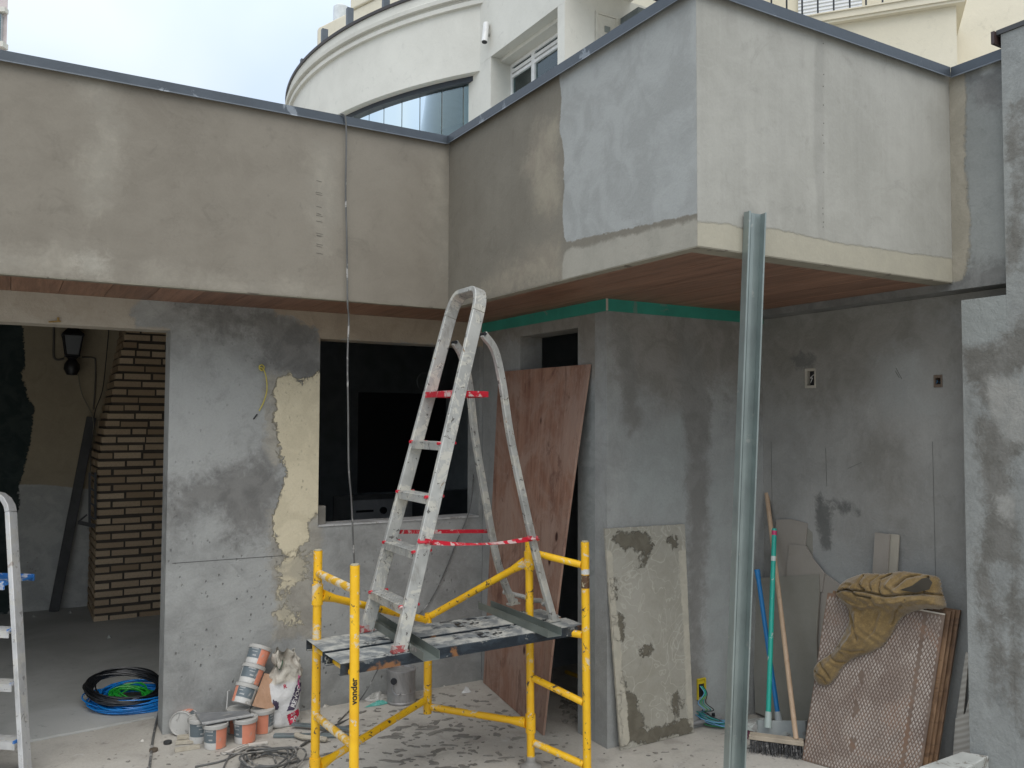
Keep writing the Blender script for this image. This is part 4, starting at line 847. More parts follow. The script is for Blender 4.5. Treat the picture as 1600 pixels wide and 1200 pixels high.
# both rails and the rounded top are one bent bar, split in two rails and a hoop
for s_ in (1, -1): flatbar(MB(), [railp(s_, k) for k in np.linspace(0.0, .93, 14)], depthv, .058, .024).build('rail', MAL, lad, bevel=.003, angle=50)
rr_ = .07; hp = []
for a in np.linspace(0, 90, 7): hp.append(railp(1, .93)+slope*(Ls*.07*1.0*math.sin(R(a)))-wv*rr_*(1-math.cos(R(a))))
e_ = []
for a in np.linspace(90, 0, 7): e_.append(railp(-1, .93)+slope*(Ls*.07*math.sin(R(a)))+wv*rr_*(1-math.cos(R(a))))
flatbar(MB(), [railp(1, .9301)]+hp[1:]+e_[:-1]+[railp(-1, .9301)], depthv, .058, .024).build('top_hoop', MAL, lad, bevel=.003, angle=60)
def s_at(px, py):
    p = atp(px, py, fm, fn); return ((p-fm)@slope)/Ls
for i, (px, py) in enumerate(((606, 932), (627, 852), (646, 771), (678, 691))):
    s = s_at(px, py); A, B = railp(1, s), railp(-1, s); hz = hd
    t_ = MB(); up3 = np.array([0, 0, 1.]); ctr = (A+B)/2; half = (A-B)/2*(1-.026/np.linalg.norm(A-B))
    t_.obox(ctr+hd*.0, half, hd*.038, up3*.003); t_.obox(ctr-hd*.036-up3*.0165, half, hd*.0015, up3*.013); t_.obox(ctr+hd*.036-up3*.0165, half, hd*.0015, up3*.013)
    for q in (-.02, 0, .02): t_.obox(ctr+hd*q+up3*.0042, half, hd*.004, up3*.0011)
    o = t_.build('step', MAL, lad)
    for E_, sg in ((A, 1), (B, -1)):
        c_ = MB(); c_.tube([E_-hd*.045-wv*sg*.013, E_-hd*.03-wv*sg*.013], .007, 8); c_.tube([E_+hd*.033-wv*sg*.012, E_+hd*.05-wv*sg*.012], .006, 8); c_.build('rivet_cap', MRED, o)
# red platform tray
s = s_at(680, 618); A, B = railp(1, s), railp(-1, s); L2 = .20; up3 = np.array([0, 0, 1.]); ctr = (A+B)/2+hd*(L2/2-.03); half = (A-B)/2*(1-.03/np.linalg.norm(A-B))
t_ = MB(); t_.obox(ctr, half, hd*L2/2, up3*.004); 
for sg in (1, -1): t_.obox(ctr+hd*sg*(L2/2-.003)-up3*.001, half*.999, hd*.004, up3*.013); t_.obox(ctr+half*sg*.985, half*.012, hd*(L2/2-.008), up3*.0125)
for q in np.linspace(-.075, .075, 6): t_.obox(ctr+hd*q+up3*.0055, half*.92, hd*.005, up3*.0012)
t_.build('platform_tray', MRED, lad, bevel=.002)
# rear legs: bent at the top where they meet the rails
tc_ = (railp(1, .82), railp(-1, .82))
def rleg(foot, sj, pxs, name='rear_leg'):
    P = np.array(foot); n2 = wv; pts = [atp(x, y, P*.5+sj*.5, wv) for x, y in pxs]; return pts
sideN = wv
for (foot, px, s0) in ((RLo, [(710, 535), (722, 556), (733, 600), (742, 680), (757, 770), (778, 880)], 1), (RRo, [(755, 522), (773, 548), (785, 600), (797, 680), (820, 790), (842, 885)], -1)):
    top = railp(s0, .80); P = top; nrm = np.cross(foot-top, hd); nrm /= np.linalg.norm(nrm)
    pts = [atp(x, y, top, nrm) for x, y in px]+[foot]
    flatbar(MB(), spline(pts, 5), hd, .034, .022).build('rear_leg', MAL, lad, bevel=.003, angle=60)
    MB().tube([pts[0]-wv*.02*s0+hd*.0, pts[0]+wv*.02*s0], .008, 10).build('pivot_bolt', m_dk, lad)
# lower bent cross bar between the rear legs
dn = lambda a, b, t_: a+(b-a)*t_
l0, l1 = atp(787, 925, RLo, hd), atp(850, 944, RRo, hd); MB().tube(spline([l0, l0*.75+l1*.25+np.array([0, 0, -.012])+hd*.05, l0*.5+l1*.5+np.array([0, 0, -.02])+hd*.07, l0*.25+l1*.75+np.array([0, 0, -.006])+hd*.05, l1], 5), .0115, 12).build('cross_bar', MAL, lad)
for f, nm in ((FRo, 1), (FLo, 1), (RLo, 0), (RRo, 0)):
    c_ = MB(); c_.obox(f+np.array([0, 0, .003]), wv*.016, hd*.036, up3*.004); c_.obox(f+np.array([0, 0, .016])-hd*.0, wv*.0135, hd*(.033 if nm else .021), up3*.010); c_.build('rubber_foot', MRF if nm else MAL, lad)
# red straps
def strap(label, a, b, sag, h=.018, twist=0):
    a, b = np.array(a), np.array(b); n = 14; vs = []
    for i in range(n+1):
        t_ = i/n; p = a+(b-a)*t_-up3*sag*4*t_*(1-t_); an = twist*math.sin(t_*math.pi); u_ = up3*math.cos(an)+wv*math.sin(an); hh = h*(1-.35*abs(math.sin(t_*3.1))*(1 if twist else 0))
        for sg in (1, -1):
            for w_ in (1, -1): vs.append(p+u_*hh/2*sg+wv*.0008*w_)
    fs = []
    for i in range(n):
        q = i*4; fs += [(q, q+4, q+6, q+2), (q+1, q+3, q+7, q+5), (q, q+1, q+5, q+4), (q+2, q+6, q+7, q+3)]
    o = MB().add(vs, fs, 0, True).build('red_strap', MRED, None); return setp(o, label, 'strap', 'red straps tied between ladder legs')
A1, B1 = atp(617, 831, railp(1, .3)+wv*.02, wv), atp(765, 830, RLo+wv*.0, wv); strap('flat red webbing strap across the far side of the ladder', A1, B1, .0)
A2, B2 = atp(664, 846, railp(-1, .3)-wv*.02, wv), atp(833, 841, RRo-wv*.02, wv); strap('sagging red strap across the near side of the ladder', A2, B2, .018, .024, 1.1)
for q, n_ in ((A2, 'near rail'), (B2, 'near rear leg')):
    kn = MB(); kn.tube(spline([q+hd*.03, q+wv*.03+up3*.01, q-hd*.03, q-wv*.02, q+hd*.032-up3*.01, q+wv*.02-up3*.015], 4), .006, 6); setp(kn.build('strap_knot', MRED, None), 'red strap knot round the %s of the ladder' % n_, 'strap')

# ------------------------------------------------------------------ white ladder at the left edge
ML2 = m_alu('painted_white_ladder', .6, (.55, .55, .54)); m_blu = paint('blue_plastic_cap', (.02, .13, .38), .45, var=.15, dirt=.4, dirtc=(.45, .46, .48), dscale=20)
rh = np.array([rt[0], rt[1], 0]); rh /= np.linalg.norm(rh); fh = np.array([fw[0], fw[1], 0]); fh /= np.linalg.norm(fh)
yawl = R(8); rhl = rh*math.cos(yawl)-fh*math.sin(yawl); fhl = fh*math.cos(yawl)+rh*math.sin(yawl)
bR = fl(41, 1228); tR = atd(17, 800, 3.98); l2 = thing('white_step_ladder', 'white aluminium step ladder with blue top tray cut off by the left edge', 'ladder', tuple(bR))
sl_ = (tR-bR); LL = np.linalg.norm(sl_); sl_ = sl_/LL
WB_, WT_ = .44, .34
def rp2(side, s): # side 0 right, 1 left
    return bR+sl_*s-rhl*(WB_-(WB_-WT_)*(s/LL))*side+ (rhl*0)
dp2 = np.cross(rhl, sl_); dp2 /= np.linalg.norm(dp2)
for sd_ in (0, 1): flatbar(MB(), [rp2(sd_, k) for k in np.linspace(0, LL, 10)], rhl, .024, .055).build('rail', ML2, l2, bevel=.003, angle=50)
hp = [rp2(0, LL+.0005)]+[rp2(0, LL)+sl_*.085*math.sin(R(a))-rhl*.075*(1-math.cos(R(a))) for a in (20, 45, 70, 90)]+[rp2(1, LL)+sl_*.085*math.sin(R(a))+rhl*.075*(1-math.cos(R(a))) for a in (90, 70, 45, 20)]+[rp2(1, LL+.0005)]
flatbar(MB(), hp, dp2, .055, .024).build('top_hoop', ML2, l2, bevel=.003, angle=60)
for i, py in enumerate((985, 1063, 1145)):
    zz = atd(30, py, 3.85)[2]; s = (zz-0)/sl_[2]; A, B = rp2(0, s), rp2(1, s); c_ = (A+B)/2; hf = (A-B)/2*(1-.026/np.linalg.norm(A-B))
    t_ = MB(); t_.obox(c_, hf, fhl*.04, up3*.003); t_.obox(c_-fhl*.038-up3*.016, hf, fhl*.002, up3*.0135); t_.obox(c_+fhl*.038-up3*.016, hf, fhl*.002, up3*.0135); o = t_.build('step', ML2, l2)
    for E_, sg in ((A, -1), (B, 1)):
        MB().obox(E_+rhl*sg*.016+up3*.004, rhl*.004, fhl*.044, up3*.006).build('end_cap', m_blu, o)
zz = atd(20, 912, 3.9)[2]; s = zz/sl_[2]; A, B = rp2(0, s), rp2(1, s); c_ = (A+B)/2+fhl*.05; hf = (A-B)/2*(1-.03/np.linalg.norm(A-B))
t_ = MB(); t_.obox(c_, hf, fhl*.10, up3*.004); t_.obox(c_-fhl*.098-up3*.002, hf, fhl*.005, up3*.02); t_.obox(c_+fhl*.098, hf, fhl*.005, up3*.016); t_.build('top_tray', m_blu, l2, bevel=.003)
for sd_ in (0, 1):
    a = rp2(sd_, s*1.08)+fhl*.02-rhl*(.02 if sd_ == 0 else -.02); b = np.array([*(fl(37, 1204) if sd_ == 0 else fl(37, 1204)-rhl*.38)[:2], .01]); flatbar(MB(), [a, b], rhl, .018, .024).build('rear_leg', ML2, l2)
MB().beam(fl(37, 1204)*np.array([1, 1, 0])+up3*.12-fhl*.04-rhl*.01, fl(37, 1204)*np.array([1, 1, 0])+up3*.12-fhl*.04-rhl*.37, .02, .02).build('rear_brace', ML2, l2)

# ------------------------------------------------------------------ tall steel stud leaning on the box
sb = np.array([*fl(1142, 1356)[:2], 0]); stt = at(1180, 332, 'y', YG-.035); 
MST = m_galv('galvanised_stud', (.29, .335, .325), .42)
d = (stt-sb)/np.linalg.norm(stt-sb); Lst = np.linalg.norm(stt-sb); n3 = CAM-(sb+stt)/2; n3 -= d*(n3@d); n3 /= np.linalg.norm(n3); s3 = np.cross(d, n3); s3 *= np.sign(s3@rt)
ang = R(-32); s4 = s3*math.cos(ang)+n3*math.sin(ang); n4 = -s3*math.sin(ang)+n3*math.cos(ang)
# C section: left flange, web with stiffening groove, right flange, lips
pf = [(-.035, .036), (-.035, 0), (-.009, 0), (-.006, .004), (.006, .004), (.009, 0), (.035, 0), (.035, .036), (.029, .036)]
pf2 = [(-.029, .036), (-.029, .0345)]
sec = [(-.028, .036)]+pf; tk = .0012; vs = []; n = len(sec)
nor = []
for i in range(n):
    a = np.array(sec[max(i-1, 0)]); b = np.array(sec[min(i+1, n-1)]); t_ = (b-a)/np.linalg.norm(b-a); nor.append(np.array([-t_[1], t_[0]]))
mb = MB(); rings = 12; dent = [0]*rings
for k in range(rings):
    p = sb+d*Lst*k/(rings-1)
    for (u_, v_), q in zip(sec, nor):
        for off in (0, tk): vs.append(p+s4*(u_+q[0]*off)+n4*(v_-.018+q[1]*off))
fs = []
for k in range(rings-1):
    for i in range(n-1):
        a = k*2*n+2*i; b = a+2*n; fs += [(a, a+2, b+2, b), (a+1, b+1, b+3, a+3)]
    a = k*2*n; b = a+2*n; fs += [(a, b, b+1, a+1), (a+2*n-2, a+2*n-1, b+2*n-1, b+2*n-2)]
for k in (0, rings-1):
    for i in range(n-1): a = k*2*n+2*i; fs.append((a, a+1, a+3, a+2))
mb.add(vs, fs); setp(mb.build('steel_stud', MST, None), 'tall galvanised steel stud leaning upright against the pale canopy box', 'stud')
# ------------------------------------------------------------------ plywood sheet over the doorway
def m_ply():
    t = NT('red_plywood'); v = t.vec((9, 9, .55)); a = t.noise(1.2, 6, .65, 1.6, v); b = t.noise(6, 5, .7, .5, v)
    f = t.m('ADD', t.m('MULTIPLY', a, .55), t.m('MULTIPLY', b, .45)); c = t.mix(t.step(f, .38, .6), (.20, .10, .068), (.31, .175, .122))
    c = t.mix(t.m('MULTIPLY', t.step(b, .56, .7), .6), c, (.12, .05, .035)); c = t.mix(t.m('MULTIPLY', t.step(t.noise(2.6, 7, .7, .6), .40, .62), .7), c, (.34, .24, .19)); c = t.mix(t.m('MULTIPLY', t.step(t.noise(7, 6, .75, .8, t.vec((1, 1, .5))), .52, .66), .7), c, (.12, .06, .045))
    k = t.vor(5.2, t.vec((1, 1, .62))); c = t.mix(t.step(k, .11, .05), c, (.05, .02, .015)); c = t.mix(t.m('MULTIPLY', t.step(t.noise(50, 4, .7, 0, t.vec((1, 1, .2))), .62, .7), .5), c, (.42, .30, .24))
    return t.out(c, .75, t.bump(t.m('ADD', b, t.noise(40, 4, .6, 0, t.vec((4, 4, .5)))), .0016), spec=.2)
pl = [(fl(755, 1067), at(779, 581, 'x', XB-.016)), (fl(848, 1150), at(921, 569, 'x', XB-.016))]
mids = [(752, 1067), (905, 780)]
nx, nz = 16, 30; vs = []; BLp, TLp = pl[0]; BRp, TRp = pl[1]; nrm = np.cross(BRp-BLp, TLp-BLp); nrm /= np.linalg.norm(nrm); nrm *= np.sign(nrm@(CAM-BLp))
for sgn in (0, 1):
    for j in range(nz+1):
        t_ = j/nz; L_ = BLp+(TLp-BLp)*t_; Rr = BRp+(TRp-BRp)*t_; bow = math.sin(math.pi*t_)
        for i in range(nx+1):
            s = i/nx; p = L_+(Rr-L_)*s; p = p+nrm*(.03*bow*s*s)+(BRp-BLp)*.035*bow*s*s-nrm*.012*sgn; 
            if j == 0: p = p+np.array([0, 0, .003])
            vs.append(p)
N = (nx+1)*(nz+1); fs = []
for j in range(nz):
    for i in range(nx): a = j*(nx+1)+i; fs += [(a, a+1, a+nx+2, a+nx+1), (a+N, a+nx+1+N, a+nx+2+N, a+1+N)]
for j in range(nz): a = j*(nx+1); fs += [(a, a+nx+1, a+nx+1+N, a+N), (a+nx, a+nx+N, a+2*nx+1+N, a+2*nx+1)]
for i in range(nx): fs += [(i, i+N, i+1+N, i+1), (nz*(nx+1)+i, nz*(nx+1)+i+1, nz*(nx+1)+i+1+N, nz*(nx+1)+i+N)]
setp(MB().add(vs, fs).build('plywood_sheet', m_ply(), None), 'large reddish plywood sheet leaning over the narrow doorway', 'plywood')

# ------------------------------------------------------------------ muddy cement board
def sheet_from_px(name, label, cat, corners, thick, mat, group=None, extra=None, patches=None, step=.02):
    """corners: world points BL BR TR TL; finely meshed so patches can follow"""
    BL_, BR_, TR_, TL_ = [np.array(c, float) for c in corners]; n_ = np.cross(BR_-BL_, TL_-BL_); n_ /= np.linalg.norm(n_); n_ *= np.sign(n_@(CAM-BL_))
    W_ = np.linalg.norm(BR_-BL_); H_ = np.linalg.norm(TL_-BL_); nx, nz = max(2, int(W_/step)), max(2, int(H_/step)); vs = []
    for sg in (0, 1):
        for j in range(nz+1):
            for i in range(nx+1):
                s, t_ = i/nx, j/nz; p = (BL_*(1-s)+BR_*s)*(1-t_)+(TL_*(1-s)+TR_*s)*t_; j1 = 0
                if i in (0, nx) or j in (0, nz): j1 = .0012*math.sin(i*1.7+j*2.3)
                vs.append(p-n_*thick*sg+(BR_-BL_)/W_*j1*(i in (0, nx))+(TL_-BL_)/H_*j1*(j == nz))
    N = (nx+1)*(nz+1); fs = []
    for j in range(nz):
        for i in range(nx): a = j*(nx+1)+i; fs += [(a, a+1, a+nx+2, a+nx+1), (a+N, a+nx+1+N, a+nx+2+N, a+1+N)]
    for j in range(nz): a = j*(nx+1); fs += [(a, a+nx+1, a+nx+1+N, a+N), (a+nx, a+nx+N, a+2*nx+1+N, a+2*nx+1)]
    for i in range(nx): fs += [(i, i+N, i+1+N, i+1), (nz*(nx+1)+i, nz*(nx+1)+i+1, nz*(nx+1)+i+1+N, nz*(nx+1)+i+N)]
    mb = MB().add(vs, fs)
    if patches:
        V = np.array(vs); Q = V-CAM; w = Q@fw; px = np.stack([800+CF*(Q@rt)/w, 600-CF*(Q@up)/w], 1); sc_px = CF/w.mean()
        for k, polys in patches.items():
            s = np.full(len(V), -5.)
            for po in polys: s = np.maximum(s, flat_sdf(px, po)/sc_px)
            mb.att[k] = s
    return setp(mb.build(name, mat, None), label, cat, group)
MMB = plaster('muddy_board', (.30, .285, .235), (.36, .345, .295), [('wet', (.125, .112, .085), (.16, .146, .112), .006, .13, .8), ('edge', (.46, .43, .35), (.40, .375, .31), .004, .03, .2)], blot=3, seed=31, bump=.004, fine=.07, swirl=.5, hair=0)
tmb = MMB.node_tree
yb0, yb1 = YC-.052, YC-.016
cor = [np.array([at(970, 1167, 'y', yb0)[0], yb0, .001]), np.array([at(1084, 1145, 'y', yb0)[0], yb0, .001]), at(1070, 819, 'y', yb1), at(945, 826, 'y', yb1)]
cor[1][2] = .003
wet = [[(962, 840), (1000, 830), (1018, 838), (1005, 860), (975, 855)], [(1005, 855), (1018, 850), (1015, 880), (1003, 885)], [(1040, 835), (1058, 835), (1052, 860)], [(955, 905), (964, 905), (968, 945), (957, 940)], [(958, 950), (968, 950), (975, 1000), (962, 995)], [(1000, 1012), (1014, 1012), (1014, 1026), (1000, 1026)], [(968, 1035), (975, 1035), (978, 1075), (970, 1070)], [(970, 1080), (990, 1090), (1005, 1130), (1010, 1160), (970, 1165)], [(1000, 1140), (1050, 1135), (1080, 1125), (1084, 1145), (1000, 1160)], [(1053, 1080), (1060, 1090), (1055, 1115), (1050, 1100)]]
edge = [[(944, 860), (955, 860), (985, 1165), (968, 1167)], [(1060, 860), (1072, 860), (1086, 1140), (1076, 1130)]]
mud = sheet_from_px('cement_board', 'mud-smeared cement board leaning on the end wall by the yellow electric box', 'board', cor, .012, MMB, patches={'wet': wet, 'edge': edge})
# ------------------------------------------------------------------ grey tile panels stacked at the side wall
MT = plaster('tile_back_warm', (.265, .24, .205), (.295, .27, .235), [], blot=1.5, seed=32, bump=.001, fine=.05); MT2 = plaster('tile_back_green', (.225, .215, .18), (.255, .245, .21), [], blot=1.5, seed=33, bump=.001, fine=.05)
m_edge = paint('pale_tile_edge', (.55, .50, .42), .7)
Pn = fl(1182, 1116); Pm = Pn+np.array([.02, -.5, 0]); pt = at(1240, 818, 'x', XD-.012); nq = np.cross(Pm-Pn, pt-Pn); nq /= np.linalg.norm(nq); nq *= np.sign(nq@(CAM-Pn))
def on_plane(pxs, off): return [atp(x, y, Pn+nq*off, nq) for x, y in pxs]
def tile_piece(label, pxs, off, thick, mat, edge=False):
    P = on_plane(pxs, off)
    P = [p if p[2] > .002 else np.array([p[0], p[1], .002]) for p in P]
    o = MB().prism(P, -nq*thick).build('cut_tile', mat, None, bevel=.0008); return setp(o, label, 'tile panel', 'offcut panels leaning on the side wall')
tile_piece('tall grey cut panel with a sweeping concave edge behind the brooms', [(1178, 1116), (1213, 812), (1236, 811), (1261, 818), (1258, 853), (1268, 872), (1285, 893), (1310, 912), (1330, 930), (1318, 1160), (1258, 1140)], .0, .008, MT)
tile_piece('narrow grey strip behind the curved panel', [(1255, 900), (1258, 817), (1270, 818), (1268, 900)], -.0095, .008, MT2)
tile_piece('short grey panel tucked between tall panel and front panel', [(1226, 920), (1233, 850), (1259, 853), (1270, 873), (1288, 896), (1284, 925)], .0095, .0075, MT)
tile_piece('grey green front panel standing behind the broom handles', [(1180, 1113), (1172, 904), (1230, 900), (1279, 897), (1280, 930), (1277, 975), (1276, 1000), (1279, 1143), (1240, 1136)], .0185, .008, MT2)
sp = MB(); A, B = at(1367, 833, 'x', XD-.02), at(1405, 836, 'x', XD-.02); C2, D2 = at(1404, 930, 'x', XD-.08), at(1364, 930, 'x', XD-.08)
def slat(label, px0, px1, dx, mat):
    x0, y0 = px0; x1, y1 = px1; a = at(x0, y0, 'x', XD-.014-dx); b = at(x1, y1, 'x', XD-.014-dx); dn_ = (fl(x0-14, 1165)-a); k = a[2]/(a[2]); 
    c_ = np.array([a[0]-.13, a[1], .001]); d_ = np.array([b[0]-.13, b[1], .001]); o = MB().prism([a, b, d_, c_], (.006, 0, 0)).build('narrow_tile', mat, None); return setp(o, label, 'tile slat', 'narrow slats behind the embossed tile')
slat('warm grey narrow slat behind the jacket, left one', (1367, 832), (1390, 835), .012, MT); slat('pale narrow slat behind the jacket, right one with light edge', (1388, 834), (1405, 836), .0, paint('pale_slat', (.36, .33, .27), .7, var=.1))

# ------------------------------------------------------------------ embossed tile with diamond relief and the tiles behind
eBL, eBR = fl(1253, 1188), fl(1434, 1240); zt_ = .765
eTR = atd(1477, 959, (zt_-1.6)/ray(1477, 959)[2])
en = np.cross(eBR-eBL, eTR-eBR); en /= np.linalg.norm(en); en *= np.sign(en@(CAM-eBL)); eTL = atp(1293, 926, eBL, en)
et = thing('embossed_tile', 'large mauve brown tile showing its diamond embossed back under the jacket', 'tile', tuple(eBL))
t = NT('tile_biscuit'); n = t.noise(5, 6, .65, .6); c = t.mix(t.step(n, .35, .65), (.14, .10, .078), (.185, .14, .11)); g_ = t.n('NewGeometry').outputs['Pointiness']
c = t.mix(t.m('MULTIPLY', t.step(t.noise(3.4, 6, .7, .8, t.vec(loc=(2, 2, 7))), .5, .62), .5), c, (.25, .14, .085)); MTB = t.out(c, .7, t.bump(t.noise(60, 4), .001), spec=.3)
t = NT('embossed_ridge'); n = t.noise(4.5, 6, .7, .7); c = t.mix(t.step(n, .38, .62), (.26, .21, .18), (.40, .35, .31)); MRG = t.out(c, .55, t.bump(t.noise(60, 4), .001), spec=.4)
eu, ev = (eBR-eBL), (eTL-eBL); EW, EH = np.linalg.norm(eu), np.linalg.norm(ev)
MB().prism([eBL+np.array([0, 0, .002]), eBR+np.array([0, 0, .002]), eTR, eTL], -en*.009).build('tile_body', MTB, et, bevel=.001)
MB().prism([eTL+en*.0002+(eTR-eTL)*.60, eTR+en*.0002, eTR-ev/EH*.006+en*.0004, eTL+(eTR-eTL)*.60-ev/EH*.006+en*.0004], -en*.001).build('glazed_edge', m_edge, et)
rg = MB(); nu, nv = 34, 25
def EP(s, t_, h=0): return (eBL*(1-s)+eBR*s)*(1-t_)+(eTL*(1-s)+eTR*s)*t_+en*h
skew = .035
for j in range(nv*2):
    for i in range(nu):
        s = (i+.5+(j % 2)*.5)/(nu+.5); t_ = (j+.9)/(nv*2+1.4)
        if t_ > .99 or s > .985 or s < .012: continue
        if abs(s-.845+.0*t_) < .018: continue
        if (t_-.37)**2/.0022+(s-.40)**2/.0006 < 1 or (t_-.56)**2/.0018+(s-.41)**2/.0005 < 1 or (t_-.16)**2/.0018+(s-.42)**2/.0006 < 1: continue
        du, dv_ = .36/nu, .72/(nv*2); h = .0032*(.75+.5*rng.random())
        b4_ = [EP(s-du, t_, .0002), EP(s, t_-dv_, .0002), EP(s+du, t_, .0002), EP(s, t_+dv_, .0002)]
        tp = [EP(s-du*.35, t_, h), EP(s, t_-dv_*.35, h), EP(s+du*.35, t_, h), EP(s, t_+dv_*.35, h)]
        rg.add(b4_+tp, [(0, 1, 5, 4), (1, 2, 6, 5), (2, 3, 7, 6), (3, 0, 4, 7), (4, 5, 6, 7)])
setp(rg.build('diamond_relief', MRG, et), kind='stuff')
t = NT('wood_look_tile'); v = t.vec((5, 5, 1.2)); c = t.mix(t.step(t.noise(3, 6, .65, .8, v), .35, .65), (.125, .07, .038), (.26, .155, .085)); c = t.mix(t.m('MULTIPLY', t.step(t.noise(9, 5, .7, 0, t.vec((.6, .6, 4))), .56, .62), .6), c, (.09, .05, .03)); MWT = t.out(c, .5, t.bump(t.noise(30, 4), .0008), spec=.4)
rdir = (eBR-eBL)/EW; upd = ev/EH
for i, (of, sh, hh, lb_) in enumerate(((.022, .015, .012, 'wood-look tile directly behind the embossed tile'), (.040, .026, .018, 'second wood-look tile in the stack behind the embossed tile'), (.062, .040, .020, 'rearmost dark wood-look tile of the leaning stack'))):
    q = [eBL+rdir*sh-en*of, eBR+rdir*sh-en*of, eTR+rdir*sh-en*of+upd*hh, eTL+rdir*sh-en*of+upd*hh]; q = [p if p[2] > .01 else np.array([p[0], p[1], .002]) for p in q]
    o = MB().prism(q, -en*(.012 if i < 2 else .02)).build('wood_look_tile', MWT if i else MWT, None, bevel=.0012); setp(o, lb_, 'tile', 'tiles stacked behind the embossed one')
# thin shards and the white ledge
def shard(label, pxs, x, thick=.006, mat=None):
    P = [at(a, b, 'x', x) for a, b in pxs]; return setp(MB().prism(P, (thick, 0, 0)).build('tile_shard', mat or MTS, None), label, 'tile shard', 'pale shards beside the column')
tw_ = NT('ribbed_shard'); w_ = tw_.n('TexWave', {'Vector': tw_.vec(rot=(.5, 0, 0)), 'Scale': 14., 'Distortion': 1.}, bands_direction='Z').outputs['Fac']; MTS = tw_.out(tw_.mix(w_, (.42, .385, .33), (.54, .51, .45)), .7, tw_.bump(w_, .001))
shard('tall thin pale shard leaning against the side wall beside the column', [(1494, 1120), (1509, 1019), (1514, 1021), (1505, 1120)], XD-.03, .006)
shard('small slim shard between the tall shard and the column', [(1507, 1120), (1515, 1085), (1518, 1087), (1514, 1125)], XD-.022, .005)
shard('broad ribbed pale shard standing in front of the column foot', [(1487, 1205), (1493, 1122), (1518, 1110), (1520, 1195)], XD-.045, .006)
L0 = fl(1428, 1215); lg = thing('concrete_ledge', 'low pale concrete step at the foot of the column', 'step', (3.45, 2.3, 0))
zl = .235; a, b, c_, d_ = dz(1436, 1198, zl), dz(1503, 1174, zl), dz(1545, 1181, zl), dz(1500, 1206, zl)
poly = [a, b, c_, d_]; mb = MB().prism([np.array([p[0], p[1], zl]) for p in poly], (0, 0, -zl+.001)); mb.build('ledge_block', paint('pale_concrete', (.45, .46, .43), .85, var=.15, dirt=.2, dirtc=(.2, .18, .15), dscale=14), lg, bevel=.004)

